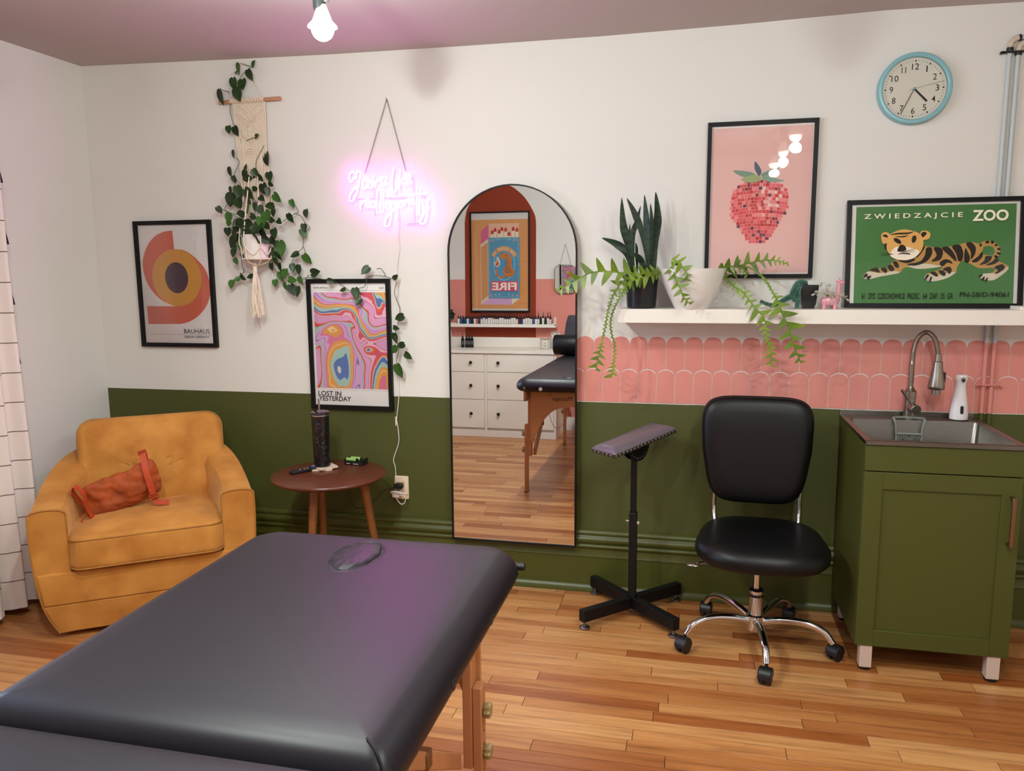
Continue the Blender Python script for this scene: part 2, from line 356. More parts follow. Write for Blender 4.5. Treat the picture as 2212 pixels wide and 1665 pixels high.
fA = cr(a_[:10], 5)+a_[10:]; fB = cr(b_[:10], 5)+b_[10:]
ln = mm(D1['line'])
def tb(p, grow=0): (x0, z0), (x1, z1) = mm(p); return (x0-grow, z0, x1+grow, z1)
m_txt = ink('2c2626'); 
poster('geometric_poster', 'framed poster of orange swirl, yellow ring and dark disc, lettered BAUHAUS', -2.722, -2.294, 1.104, 1.725,
       [('dc745c', fA), ('dc745c', fB), ('e0a452', circ(C0[0], .138, .140)), ('5a484e', circ(C0[0], .065, .076)), ('6b5a58', [(ln[0][0], 1.1675), (ln[1][0], 1.1675), (ln[1][0], 1.1665), (ln[0][0], 1.1665)])],
       [('BAUHAUS', (-2.480, 1.1725, -2.337, 1.194), m_txt, .0), ('BERLIN GERMANY', (-2.478, 1.1495, -2.339, 1.161), m_txt, 0)])
# marbled poster
def marble():
    m = bpy.data.materials.new('marbled_print'); m.use_nodes = True; nt = m.node_tree; b = nt.nodes['Principled BSDF']; N = nt.nodes.new; L = nt.links.new
    tc = N('ShaderNodeTexCoord'); mp = N('ShaderNodeMapping'); mp.inputs['Scale'].default_value = (1, 1, .8); mp.inputs['Location'].default_value = (.6, 0, .31); L(tc.outputs['Object'], mp.inputs[0])
    cur = mp.outputs[0]
    for sc_, am in ((2.6, .19), (6.0, .055)):
        n = N('ShaderNodeTexNoise'); n.inputs['Scale'].default_value = sc_; n.inputs['Detail'].default_value = 1.2; L(cur, n.inputs[0])
        sb = N('ShaderNodeVectorMath'); sb.operation = 'SUBTRACT'; sb.inputs[1].default_value = (.5, .5, .5); L(n.outputs['Color'], sb.inputs[0])
        ml = N('ShaderNodeVectorMath'); ml.operation = 'MULTIPLY_ADD'; ml.inputs[1].default_value = (am*5,)*3; L(sb.outputs[0], ml.inputs[0]); L(cur, ml.inputs[2]); cur = ml.outputs[0]
    s = N('ShaderNodeSeparateXYZ'); L(cur, s.inputs[0]); a = N('ShaderNodeMath'); a.operation = 'ADD'; L(s.outputs[0], a.inputs[0]); L(s.outputs[2], a.inputs[1])
    w = N('ShaderNodeMath'); w.operation = 'MULTIPLY'; w.inputs[1].default_value = 3.0; L(a.outputs[0], w.inputs[0]); f = N('ShaderNodeMath'); f.operation = 'FRACT'; L(w.outputs[0], f.inputs[0])
    r = N('ShaderNodeValToRGB'); r.color_ramp.interpolation = 'CONSTANT'; cols = ['e3a3cc', 'e3a3cc', 'b05a62', 'f0b8c8', 'd8576a', 'e8703f', 'e4d7c8', '5b78b4', 'aec9bf', 'e7a24a', 'f2d0a0', 'e8a048', 'e07a9a', 'dfa8d4', '7f76a8', 'dfa8d4', 'a9c6bd', 'dd4f38', 'e79ab8', 'e3a3cc']
    pos = [0, .08, .10, .11, .17, .22, .26, .28, .34, .42, .49, .51, .58, .63, .70, .715, .79, .86, .91, .95]
    e = r.color_ramp.elements; e[0].position = 0; e[0].color = lin(cols[0]); e[1].position = pos[1]; e[1].color = lin(cols[1])
    for p, c in zip(pos[2:], cols[2:]): k = e.new(p); k.color = lin(c)
    L(f.outputs[0], r.inputs[0]); L(r.outputs[0], b.inputs['Base Color']); b.inputs['Roughness'].default_value = .7; b.inputs['Specular IOR Level'].default_value = .15; return m
D2 = {'frame':[(-1801,1436),(-1379,1436),(-1383,816),(-1806,816)],'img':[(-1770,1374),(-1405,1375),(-1402,916),(-1767,912)],'t':[[(-1770,1391),(-1693,1400)],[(-1435,1390),(-1412,1398)],[(-1766,878),(-1646,902)],[(-1765,853),(-1596,877)]],'lines':[[(-1770,1381),(-1405,1378)],[(-1766,911),(-1402,910)]]}
im = mm(D2['img']); tx = [mm(t) for t in D2['t']]
x0, x1, z0, z1 = -1.801, -1.380, .815, 1.437
ix0, ix1, iz0, iz1 = im[0][0], im[2][0], im[2][1], im[0][1]
poster('marbled_poster', 'framed poster of pink, orange and blue marbling, lettered LOST IN YESTERDAY', x0, x1, z0, z1,
       [(marble(), [(ix0, iz0), (ix1, iz0), (ix1, iz1), (ix0, iz1)]), ('b0908f', [(ix0, iz1+.008), (ix1, iz1+.008), (ix1, iz1+.009), (ix0, iz1+.009)]), ('b0908f', [(ix0, iz0-.007), (ix1, iz0-.007), (ix1, iz0-.006), (ix0, iz0-.006)])],
       [('TAME IMPALA', tx[0][0]+tx[0][1], m_txt, 0), ('2020', tx[1][0]+tx[1][1], m_txt, 0), ('LOST IN', tx[2][0]+tx[2][1], m_txt, .022), ('YESTERDAY', tx[3][0]+tx[3][1], m_txt, .022)])
# strawberry poster: a mosaic print
D3 = {'frame':[(34,2061),(467,2065),(464,1429),(36,1431)],'body':[(244,1830),(193,1824),(160,1803),(137,1769),(133,1725),(140,1686),(160,1650),(183,1619),(206,1587),(237,1570),(262,1570),(291,1590),(312,1621),(335,1660),(355,1707),(362,1750),(351,1785),(325,1815),(287,1825)],'lv':[[(141,1870),(183,1867),(218,1858),(231,1844),(189,1841),(158,1853)],[(252,1852),(285,1868),(320,1883),(311,1863),(286,1847),(257,1843)],[(252,1839),(286,1849),(316,1831),(344,1823),(321,1819),(279,1821)],[(172,1832),(201,1847),(235,1849),(252,1839),(240,1823),(206,1820)],[(225,1903),(243,1883),(252,1861),(243,1845),(230,1862),(224,1879)]]}
body = cr(mm(D3['body']), 5, True)
def inside(p, poly):
    r = False; j = len(poly)-1
    for i in range(len(poly)):
        if (poly[i][1] > p[1]) != (poly[j][1] > p[1]) and p[0] < (poly[j][0]-poly[i][0])*(p[1]-poly[i][1])/(poly[j][1]-poly[i][1])+poly[i][0]: r = not r
        j = i
    return r
R = random.Random(11); lay = [('f0aaa6', body)]
xs = [p[0] for p in body]; zs = [p[1] for p in body]; cx = (min(xs)+max(xs))/2; z = max(zs); zlo = min(zs)
while z > zlo:
    h = .0128+.0012*R.random(); x = min(xs)-R.random()*.01
    while x < max(xs):
        w = R.choice((.0115, .0135, .0155)); sag = lambda u: -.9*(u-cx)**2
        mid = (x+w/2, z-h/2+sag(x+w/2))
        if inside(mid, body):
            tt = (mid[0]-cx)/.1; hz = (mid[1]-zlo)/(max(zs)-zlo); hi = math.exp(-((tt-.45)/.45)**2-((hz-.68)/.2)**2)
            pal = ('f3d3cb', 'f0b5aa', 'e58a82') if R.random() < hi*.75 else (('7c2f46', '5e2a48') if R.random() < .07+.15*(hz > .85)*(tt < .3) else R.choice((('e2505a', 'd83a46'), ('ea7678', 'e8666a'), ('f08d88', 'e25a60'), ('cc4438', 'bd2733'))))
            c = R.choice(pal); j = lambda: R.uniform(-.0006, .0006)
            q = [(x+.0006, z-h+.0006), (x+w-.0006, z-h+.0006), (x+w-.0006, z-.0006), (x+.0006, z-.0006)]
            lay.append((c, [(u+j(), v+sag(u)+j()) for u, v in q]))
        x += w
    z -= h
lv = [cr(mm(p), 4, True) for p in D3['lv']]
lay += list(zip(('7f9a88', '7d9985', '8ea894', 'a3b07a', '566573'), lv))
# mosaic squares lie on two sheets only, so the print stays flat
def art_flat(name, parent, layers, y):
    mb = MB(); ms = []
    for k, (c, poly) in enumerate(layers):
        m = c if not isinstance(c, str) else ink(c)
        if m not in ms: ms.append(m)
        mb.k = ms.index(m); d = 0 if k == 0 else (.00015 if k == 1 else (.0003 if k < len(layers)-5 else .00045+.0001*(k-len(layers)+5)))
        mb.add([(p[0], y-d, p[1]) for p in poly], [list(range(len(poly)))])
    return mb.build(name, ms, parent, smooth=0)
x0, x1, z0, z1, fw, y = .035, .466, 1.430, 2.063, .0165, -.001
r = thing('strawberry_poster', 'framed pink poster of one red mosaic strawberry, above the plant shelf', 'poster', ((x0+x1)/2, y, z0))
frame(r, x0, x1, z0, z1, fw, y)
art('backing', r, [(m_paper, [(x0+.01, z0+.01), (x1-.01, z0+.01), (x1-.01, z1-.01), (x0+.01, z1-.01)])], y-.0075)
art_flat('print', r, [('ecbdb7', [(x0+.019, z0+.022), (x1-.019, z0+.022), (x1-.019, z1-.024), (x0+.019, z1-.024)])]+lay, y-.0078)
MB().box(x0+.012, x1-.012, y-.0145, y-.013, z0+.012, z1-.012).build('glass', m_glass, r, smooth=0)
# tiger poster leaning on the shelf
D4 = {'frame':[(584,1736),(1214,1740),(1224,1312),(582,1312)],'green':[(617,1710),(1184,1712),(1194,1328),(619,1327)],'t':[[(645,1657),(1000,1682)],[(1034,1646),(1159,1689)],[(646,1348),(976,1370)],[(1000,1355),(1170,1374)]]}
T_ = {'body':[(762,1498),(799,1512),(842,1508),(863,1551),(919,1546),(970,1552),(1032,1566),(1068,1556),(1079,1548),(1076,1520),(1115,1511),(1129,1494),(1166,1474),(1165,1457),(1146,1438),(1122,1421),(1093,1421),(1069,1432),(1081,1444),(1114,1449),(1118,1466),(1067,1466),(1038,1481),(1008,1494),(989,1470),(985,1450),(953,1427),(901,1415),(876,1425),(883,1445),(924,1459),(934,1473),(871,1464),(804,1471),(781,1449),(712,1435),(672,1425),(649,1432),(667,1455),(710,1468),(742,1475)],'belly':[(817,1477),(870,1485),(912,1479),(934,1473),(871,1465),(839,1466)],'tail':[(1063,1556),(1078,1568),(1098,1572),(1121,1562),(1137,1538),(1135,1516),(1126,1502),(1112,1511),(1119,1527),(1113,1544),(1097,1551),(1079,1548)],'paw1':[(649,1432),(667,1455),(711,1449),(765,1457),(781,1449),(712,1435),(672,1425)],'paw2':[(876,1425),(883,1445),(920,1439),(962,1450),(985,1450),(953,1427),(901,1415)],'paw3':[(1069,1431),(1081,1444),(1120,1446),(1147,1454),(1166,1471),(1162,1454),(1122,1421),(1093,1420)],'head':[(732,1561),(735,1592),(756,1609),(787,1619),(819,1615),(849,1602),(863,1579),(863,1551),(854,1528),(836,1511),(810,1503),(778,1503),(750,1518),(734,1538)],'muz':[(745,1521),(754,1541),(770,1552),(797,1552),(818,1548),(840,1540),(851,1531),(836,1510),(810,1500),(781,1500),(756,1509)],'ear1':[(712,1581),(711,1601),(724,1610),(740,1604),(741,1590),(731,1567),(718,1566)],'ear2':[(852,1605),(862,1613),(878,1611),(888,1601),(885,1584),(869,1577),(858,1585)],'e1':[(715,1596),(726,1601),(735,1594),(733,1588)],'e2':[(855,1602),(867,1609),(875,1601),(861,1587)],'eye1':[(757,1585),(769,1585),(782,1575),(783,1563),(770,1566),(759,1575)],'eye2':[(822,1577),(825,1591),(834,1595),(839,1585),(835,1571),(826,1566)],'nose':[(771,1535),(778,1555),(787,1560),(799,1553),(803,1539),(787,1532)],'mouth':[(772,1522),(787,1527),(814,1526),(817,1521),(793,1523)]}
TS = [[(863,1548),(872,1549),(857,1522),(842,1507)],[(877,1546),(896,1546),(897,1519),(877,1491),(838,1477),(809,1483),(856,1494),(873,1519)],[(903,1546),(929,1545),(937,1524),(927,1499),(896,1493),(915,1516)],[(932,1544),(955,1549),(978,1521),(985,1492),(957,1518)],[(968,1551),(996,1556),(1009,1523),(1005,1495),(992,1495),(983,1524)],[(1017,1560),(1033,1566),(1051,1548),(1050,1520),(1036,1500),(1035,1529)],[(1015,1543),(1024,1529),(1033,1506),(1027,1486),(1013,1495)],[(1073,1528),(1077,1511),(1058,1489),(1039,1492),(1061,1511)],[(1087,1511),(1110,1509),(1096,1486),(1066,1478),(1083,1494)],[(1121,1502),(1135,1494),(1115,1480),(1089,1477),(1111,1491)],[(931,1476),(927,1490),(945,1501),(964,1496),(972,1483),(954,1489),(941,1476)],[(757,1492),(771,1495),(781,1474),(769,1470)],[(778,1499),(826,1506),(838,1500),(816,1488),(795,1490)],[(737,1475),(752,1482),(764,1463),(751,1456)],[(713,1466),(732,1471),(738,1455),(730,1450)],[(672,1461),(699,1471),(711,1452),(694,1455)],[(937,1462),(960,1473),(970,1459),(962,1444),(951,1456)],[(922,1456),(940,1457),(949,1442),(939,1437)],[(893,1451),(911,1452),(922,1438),(913,1435)],[(1118,1469),(1145,1480),(1154,1466),(1132,1446),(1120,1446),(1132,1457)],[(649,1431),(657,1447),(666,1446),(663,1436)],[(663,1435),(680,1439),(669,1422)],[(875,1422),(880,1441),(890,1441),(880,1423)],[(890,1416),(895,1433),(901,1432),(895,1413)],[(1064,1430),(1071,1442),(1079,1441),(1072,1431)],[(1074,1421),(1082,1432),(1087,1431),(1081,1418)],[(1087,1415),(1093,1428),(1098,1427),(1092,1415)],[(743,1598),(767,1606),(809,1607),(828,1611),(810,1601),(767,1600)],[(760,1592),(784,1593),(810,1596),(794,1589),(773,1589)],[(1083,1568),(1095,1571),(1096,1563),(1088,1560)],[(1103,1571),(1114,1566),(1106,1558)],[(1119,1559),(1127,1552),(1117,1551)],[(1132,1543),(1138,1533),(1125,1537)],[(1137,1524),(1135,1516),(1122,1525)],[(1063,1556),(1071,1560),(1069,1548)],[(1129,1505),(1123,1502),(1115,1514),(1128,1512)],[(725,1564),(734,1564),(732,1541),(725,1548)]]
zt = [mm(t) for t in D4['t']]
def lean(p): return V((p[0], p[1]-.076+(p[2]-1.312)*.116, 1.312+(p[2]-1.312)*.9935))
T_ = {k: cr(mm(v), 4, True) for k, v in T_.items()}
x0, x1, z0, z1 = .583, 1.219, 1.3125, 1.738
lay = [('4f8548', [(.617, 1.327), (1.189, 1.327), (1.189, 1.711), (.617, 1.711)]), ('d2a05c', T_['tail']), ('4f8548', circ((1.0625, 1.5865), .026, .022, 20)), ('d2a05c', T_['body']), ('e8d9c4', T_['belly']), ('e8d9c4', T_['paw1']), ('e8d9c4', T_['paw2']), ('e8d9c4', T_['paw3'])]
lay = lay[:3]+lay[3:]
stripes = [('2e2721', cr(mm(s), 3, True)) for s in TS]
lay += stripes
lay += [('d2a05c', T_['ear1']), ('d2a05c', T_['ear2']), ('2e2721', T_['e1']), ('2e2721', T_['e2']), ('d2a05c', T_['head']), ('e8d9c4', T_['muz'])]
lay += [('2e2721', T_['eye1']), ('2e2721', T_['eye2']), ('2e2721', T_['nose']), ('2e2721', T_['mouth'])]
lay += stripes[27:29]
mz = T_['nose'][0]
for sg, (wx, wz) in ((-1, (-.030, -.012)), (1, (.030, -.006))):
    for dz_ in (-.006, 0, .006):
        a0_ = (mz[0]+wx*.45, mz[1]+wz); a1_ = (mz[0]+wx*2.1, mz[1]+wz+dz_+(.010 if sg > 0 else 0)); lay.append(('2e2721', [(a0_[0], a0_[1]-.0006), (a1_[0], a1_[1]-.0004), (a1_[0], a1_[1]+.0004), (a0_[0], a0_[1]+.0006)]))
m_cream = ink('e9e2c8')
poster('tiger_poster', 'framed green poster of an orange striped tiger, lettered ZWIEDZAJCIE ZOO, leaning on shelf', x0, x1, z0, z1, lay,
       [('Z W I E D Z A J C I E', zt[0][0]+zt[0][1], m_cream, .015), ('ZOO', zt[1][0]+zt[1][1], m_cream, .03), ('61  ZPZ  CZECHOWICE  PRZEC.  64  ZAP.  25  GR', zt[2][0]+zt[2][1], m_txt, .01), ('PN-58/D-94061', zt[3][0]+zt[3][1], m_txt, .005)],
       fw=.0175, y=0.0, fn=lean)

# ------------------------------------------------------------------ arched mirror
r = thing('arched_mirror', 'tall arched mirror in a thin black metal frame, hung over the baseboard', 'mirror', (-.795, -.004, .219))
MH, MW, zb, tilt = 1.624, .586, .219, rad(.5)
def arch_out(i, n=28): hw = MW/2-i; top = MH-MW/2; return [(-hw, i), (hw, i)]+[(hw*cos(pi*k/n), top+hw*sin(pi*k/n)) for k in range(n+1)]
def mp(x, d, z): return (-.795+x, -.046+d+z*.0247*.35, zb+z)
F = MB()
O, I = arch_out(0), arch_out(.006)
F.loft([[mp(x, .012, z) for x, z in O], [mp(x, -.010, z) for x, z in O], [mp(x, -.010, z) for x, z in I], [mp(x, -.004, z) for x, z in I]], False, False)
F.build('frame', m_black, r, smooth=30)
g = MB(); g.loft([[mp(x, .010, z) for x, z in arch_out(.003)], [mp(x, -.003, z) for x, z in arch_out(.003)]]); 
g.build('mirror_glass', m_mirror, r, smooth=0)

# ------------------------------------------------------------------ neon sign, chain, cord
m_neon = mat('neon_tube', 'ffb0ff', .4, em=42, emc=(1, .09, .92, 1)); m_neonb = mat('neon_tube_back', 'ffb0ff', .4, em=7.5, emc=(1, .16, .95, 1)); m_acr = mat('clear_tube_jacket', 'f5d8f5', .3)
r = thing('neon_sign', 'pink neon script reading You’re like really pretty, hung on a chain', 'sign', (-1.373, 0, 1.66))
NE = [[(-1526,1898),(-1547,1876),(-1554,1893),(-1550,1913),(-1536,1921),(-1525,1908),(-1521,1889),(-1516,1916),(-1506,1924),(-1497,1909),(-1504,1887),(-1515,1875)],[(-1499,1910),(-1507,1870),(-1520,1829),(-1537,1797),(-1551,1789),(-1557,1802),(-1549,1825),(-1530,1846),(-1506,1862)],[(-1478,1882),(-1490,1874),(-1490,1853),(-1479,1844),(-1467,1856),(-1469,1875),(-1478,1882)],[(-1459,1877),(-1460,1852),(-1449,1848),(-1440,1872),(-1439,1848)],[(-1434,1900),(-1435,1885)],[(-1428,1876),(-1428,1852)],[(-1427,1868),(-1416,1879),(-1408,1875)],[(-1405,1862),(-1387,1868),(-1375,1882),(-1381,1893),(-1395,1887),(-1400,1867),(-1391,1853),(-1371,1865)],[(-1337,1933),(-1345,1890),(-1349,1853),(-1345,1832),(-1334,1826),(-1325,1848),(-1318,1870)],[(-1313,1880),(-1316,1860),(-1313,1834)],[(-1307,1922),(-1310,1885),(-1310,1849)],[(-1286,1889),(-1304,1871),(-1284,1850)],[(-1283,1865),(-1264,1877),(-1260,1890),(-1271,1894),(-1280,1875),(-1271,1858),(-1249,1870)],[(-1504,1792),(-1504,1751)],[(-1502,1769),(-1491,1789),(-1480,1791)],[(-1480,1772),(-1462,1780),(-1460,1792),(-1471,1796),(-1479,1777),(-1471,1761),(-1455,1768)],[(-1434,1788),(-1449,1785),(-1452,1764),(-1441,1761),(-1431,1784),(-1432,1758)],[(-1417,1842),(-1424,1796),(-1425,1746),(-1416,1732)],[(-1399,1842),(-1403,1796),(-1407,1750),(-1400,1735)],[(-1387,1841),(-1392,1783),(-1391,1740)],[(-1380,1787),(-1379,1758),(-1366,1752),(-1353,1785),(-1354,1749),(-1358,1707),(-1370,1677),(-1386,1679),(-1383,1707),(-1364,1732),(-1336,1752),(-1326,1756)],[(-1322,1773),(-1325,1740),(-1328,1708)],[(-1322,1765),(-1308,1785),(-1297,1781),(-1300,1764),(-1315,1756)],[(-1288,1789),(-1288,1763)],[(-1287,1780),(-1272,1794)],[(-1272,1775),(-1258,1783),(-1260,1796),(-1270,1788),(-1268,1769),(-1250,1774)],[(-1246,1814),(-1246,1763)],[(-1229,1841),(-1233,1779),(-1233,1720)],[(-1213,1842),(-1220,1778),(-1223,1720)],[(-1273,1808),(-1235,1814),(-1185,1813)],[(-1205,1790),(-1203,1761),(-1190,1760),(-1179,1797),(-1181,1744),(-1191,1699),(-1207,1680),(-1218,1690),(-1211,1716),(-1192,1740),(-1172,1757)]]
mbn = MB(); 
for s in NE:
    p = cr([(x/1000, -.03, z/1000) for x, z in s], 5)
    nt_ = MB().tube(p, .0030, 10); nt_.m = [0 if sum(nt_.v[i].y for i in f)/len(f) < -.0305 else 1 for f in nt_.f]; nt_.build('neon_tube', [m_neon, m_neonb], r)
bk = MB()
for x, z, x2, z2 in ((-1.53, 1.80, -1.20, 1.80), (-1.44, 1.86, -1.44, 1.72), (-1.25, 1.90, -1.25, 1.69), (-1.285, 1.683, -1.205, 1.686)):
    bk.tube([(x, -.018, z), (x2, -.018, z2)], .002, 6)
for x in (-1.52, -1.44, -1.36, -1.25, -1.20): bk.tube([(x, 0, 1.80), (x, -.03, 1.80)], .002, 6)
bk.build('tube_bracket', mat('clear_bracket', 'd9b8dc', .3), r)
CH = mm([[(-1483,1914),(-1367,2233),(-1285,1918)]][0]); ch = MB()
def chainlinks(mb, a, b, y, ln=.0105, wd=.0028, r_=.0008):
    a, b = V((a[0], y, a[1])), V((b[0], y, b[1])); d = b-a; n = int(d.length/(ln*.78)); u = d.normalized(); s1 = u.cross(V((0, 1, 0)))
    for i in range(n):
        c = a+u*((i+.5)*d.length/n); s = s1 if i % 2 else V((0, 1, 0))
        mb.tube([c+u*(ln/2)*cos(t)+s*wd*sin(t) for t in [2*pi*k/8 for k in range(8)]], r_, 4, closed=True)
chainlinks(ch, CH[1], CH[0], -.014); chainlinks(ch, CH[1], CH[2], -.014)
ch.build('chain', mat('chain_metal', '8d8688', .3, 1), r)
MB().tube([(CH[1][0], 0, CH[1][1]), (CH[1][0], -.02, CH[1][1]), (CH[1][0], -.022, CH[1][1]+.006)], .0015, 6).build('hook', m_chrome, r)
cordp = [(x/1000, -.008, z/1000) for i, (x, z) in enumerate([(-1322,1729),(-1329,1657),(-1334,1610),(-1330,1700),(-1336,1626),(-1328,1578),(-1344,1483),(-1338,1421),(-1345,1338),(-1337,1296),(-1347,1155),(-1344,1085),(-1352,978),(-1353,884),(-1365,797),(-1372,742),(-1371,787),(-1359,673),(-1389,581),(-1382,540),(-1380,472)])]
MB().tube(cr(cordp, 5), .0021, 6).build('power_cord', mat('white_cable', 'e6dcd6', .5), r)
# ------------------------------------------------------------------ wall outlet and plugs
r = thing('wall_outlet', 'cream wall outlet plate on the green wall beside the round table', 'outlet', (-1.354, 0, .383))
m_cr = mat('cream_plastic', 'd9c4a8', .4)
MB().loft([[(x, y, z) for x, z in rr(.070-2*i, .114-2*i, .005, 3, -1.354, .44)] for i, y in ((0, 0), (0, -.003), (.003, -.0055))]).build('cover_plate', m_cr, r, smooth=40)
MB().loft([[(x, -.0055, z) for x, z in rr(.034, .068, .003, 3, -1.354, .44)], [(x, -.008, z) for x, z in rr(.033, .067, .003, 3, -1.354, .44)]]).build('socket', mat('socket_face', 'cdb69a', .4), r, smooth=40)
for z in (.488, .392): MB().lathe([(.003, 0), (.002, .0015)], 10).build('screw', m_cr, r, local=True).matrix_local = Matrix.Translation((0, -.0056, z-.383)) @ Matrix.Rotation(pi/2, 4, 'X')
pl = thing('power_adapter', 'black plug-in adapter in the upper socket with a thin cable', 'adapter', (-1.362, -.03, .44))
MB().loft([[(-1.362+x, y, .452+z) for x, z in rr(.040-2*i, .026-2*i, .007, 4)] for i, y in ((0, -.008), (0, -.034), (.004, -.040))]).build('adapter_body', m_plastic_b, pl)
MB().tube(cr([(-1.38, -.03, .447), (-1.40, -.03, .44), (-1.44, -.03, .425), (-1.47, -.05, .385), (-1.5, -.08, .36), (-1.54, -.15, .38), (-1.57, -.16, .50), (-1.56, -.12, .57)], 6), .0018, 6).build('cable', m_plastic_b, pl)
m_wp = mat('white_plastic', 'e0d3cb', .35)
pw = thing('usb_charger', 'white charger block in the lower socket with its cable looped round it', 'charger', (-1.365, -.03, .41))
MB().loft([[(-1.371+x, y, .413+z) for x, z in rr(.036-2*i, .028-2*i, .006, 4)] for i, y in ((0, -.008), (0, -.042), (.004, -.048))]).build('charger_block', m_wp, pw)
MB().tube(cr([(-1.35, -.045, .413), (-1.333, -.045, .412), (-1.322, -.04, .398), (-1.33, -.035, .375), (-1.345, -.035, .367), (-1.36, -.035, .378), (-1.368, -.045, .4)], 6), .0022, 6).build('cable', m_wp, pw)
MB().tube(cr([(-1.392, -.03, .415), (-1.392, -.05, .428), (-1.37, -.055, .433), (-1.34, -.055, .428), (-1.318, -.045, .422), (-1.315, -.03, .412)], 6), .0035, 6).build('cable_loop', m_wp, pw)

# ------------------------------------------------------------------ wall clock
cx, cz, cr_ = .806, 2.153, .133
r = thing('wall_clock', 'round wall clock with pale blue rim, white face and black numerals', 'clock', (cx, 0, cz-cr_))
def ylathe(mb, prof, c, n=48, c0=True, c1=True):   # axis along -y
    return mb.loft([[(c[0]+q*cos(2*pi*j/n), c[1]-d, c[2]+q*sin(2*pi*j/n)) for j in range(n)] for q, d in prof], c0, c1)
m_blue = mat('pale_blue_plastic', '7fb0b8', .35)
ylathe(MB(), [(cr_-.008, 0), (cr_, .006), (cr_, .03), (cr_-.004, .036), (cr_-.012, .037), (cr_-.017, .033), (cr_-.018, .02)], (cx, 0, cz), 64, c1=False).build('rim', m_blue, r)
ylathe(MB(), [(cr_-.017, .012), (cr_-.017, .0185)], (cx, 0, cz), 64).build('dial', mat('clock_face', 'e6dfd2', .6), r)
m_ink = ink('16130f')
for k in range(60):
    a = pi/2-2*pi*k/60; big = k % 5 == 0; q0, q1, w = (.100, .1065, .0024) if big else (.101, .1065, .0006)
    u, s = V((cos(a), 0, sin(a))), V((-sin(a), 0, cos(a))); c = V((cx, -.0188, cz))
    mbt = MB() if k == 0 else mbt; mbt.add([c+u*q0-s*w, c+u*q0+s*w, c+u*q1+s*w, c+u*q1-s*w], [(0, 1, 2, 3)])
mbt.build('minute_marks', m_ink, r, smooth=0)
for n in range(1, 13):
    a = pi/2-2*pi*n/12; px, pz = cx+.082*cos(a), cz+.082*sin(a); w = .0065 if n < 10 else .0125
    if n == 1: w = .0022
    if n == 11: w = .008
    text(str(n), 'numeral', m_ink, r, (px-w, pz-.0115, px+w, pz+.0115), -.0189, bold=.004)
def hand(name, ang, ln, w, d, m, back=.0):
    u, s = V((cos(ang), 0, sin(ang))), V((-sin(ang), 0, cos(ang))); c = V((cx, 0, cz)); q = [c-u*back-s*w, c+u*ln-s*w, c+u*ln+s*w, c-u*back+s*w]
    MB().loft([[p+V((0, -d, 0)) for p in q], [p+V((0, -d-.001, 0)) for p in q]]).build(name, m, r, smooth=0)
hand('hour_hand', rad(-46), .068, .0032, .021, m_ink); hand('minute_hand', rad(-115.5), .103, .0013, .023, m_ink, .006); hand('second_hand', rad(13), .108, .0005, .025, mat('thin_grey', '8c8a88', .4), .02)
ylathe(MB(), [(.0045, .019), (.0045, .027), (.003, .028)], (cx, 0, cz), 16).build('hub', m_blue, r)
def cover():
    return ylathe(MB(), [(cr_-.0165, .0290), (cr_-.0165, .0298)], (cx, 0, cz), 64).build('glass', m_glass, r)
cover()

# ------------------------------------------------------------------ conduits
def condmat():
    m = bpy.data.materials.new('conduit_paint'); m.use_nodes = True; nt = m.node_tree; b = nt.nodes['Principled BSDF']; N = nt.nodes.new; L = nt.links.new
    g = N('ShaderNodeNewGeometry'); s = N('ShaderNodeSeparateXYZ'); L(g.outputs['Position'], s.inputs[0])
    r = N('ShaderNodeValToRGB'); r.color_ramp.interpolation = 'CONSTANT'; e = r.color_ramp.elements; e[0].color = lin(GREEN); e[1].position = .886/2.5; e[1].color = lin(PINK); k = e.new(1.165/2.5); k.color = lin('b9c0c0')
    mr = N('ShaderNodeMath'); mr.operation = 'DIVIDE'; mr.inputs[1].default_value = 2.5; L(s.outputs[2], mr.inputs[0]); L(mr.outputs[0], r.inputs[0]); L(r.outputs[0], b.inputs['Base Color']); b.inputs['Roughness'].default_value = .42; return m
m_cond = condmat()
for nm, x, zt_, lab in (('conduit', 1.131, 2.315, 'left of two thin wall conduits, grey above and painted pink and green below'), ('conduit', 1.160, 2.298, 'right of two thin wall conduits, grey above and painted pink and green below')):
    r = thing(nm, lab, 'conduit', (x, -.012, 0), group='conduits running down the back wall')
    MB().tube([(x, -.014, .299), (x, -.014, zt_-.03)], .0085, 12).build('pipe', m_cond, r)
    MB().tube(cr([(x, -.014, zt_-.03), (x+.003, -.014, zt_-.012), (x+.016, -.014, zt_), (x+.03, -.014, zt_+.003)], 5), .0105, 12).build('elbow', mat('cast_elbow', 'c9b9a6', .4), r)
    MB().tube([(x+.03, -.014, zt_+.003), (XR-.05, -.014, zt_+.02)], .0085, 12).build('pipe', m_cond, r)
    MB().tube([(x+.026, -.014, zt_+.002), (x+.034, -.014, zt_+.003)], .012, 12).build('collar', m_plastic_b, r)
    MB().tube([(x, -.014, zt_-.044), (x, -.014, zt_-.032)], .012, 12).build('collar', m_plastic_b, r)
r = tag(MB().box(1.095, 1.20, -.026, -.021, 2.262, 2.270).box(1.10, 1.112, -.026, 0, 2.262, 2.270).box(1.185, 1.197, -.026, 0, 2.262, 2.270).build('pipe_clamp', m_plastic_b, bevel=.002), 'black strap clamp holding both conduits near the ceiling', 'clamp')
mbp = MB()
for k in range(9): mbp.sq((1.103+.011*k, -.026, 1.0035+.001*((k*5) % 3-1)), .0062, .0045, .0045, n=8, m=5)
mbp.box(1.10, 1.194, -.0235, -.0225, .999, 1.007)
tag(mbp.build('pipe_clamp', mat('pink_clamp', PINK, .5)), 'pink painted strap clamp around the conduits above the sink', 'clamp')

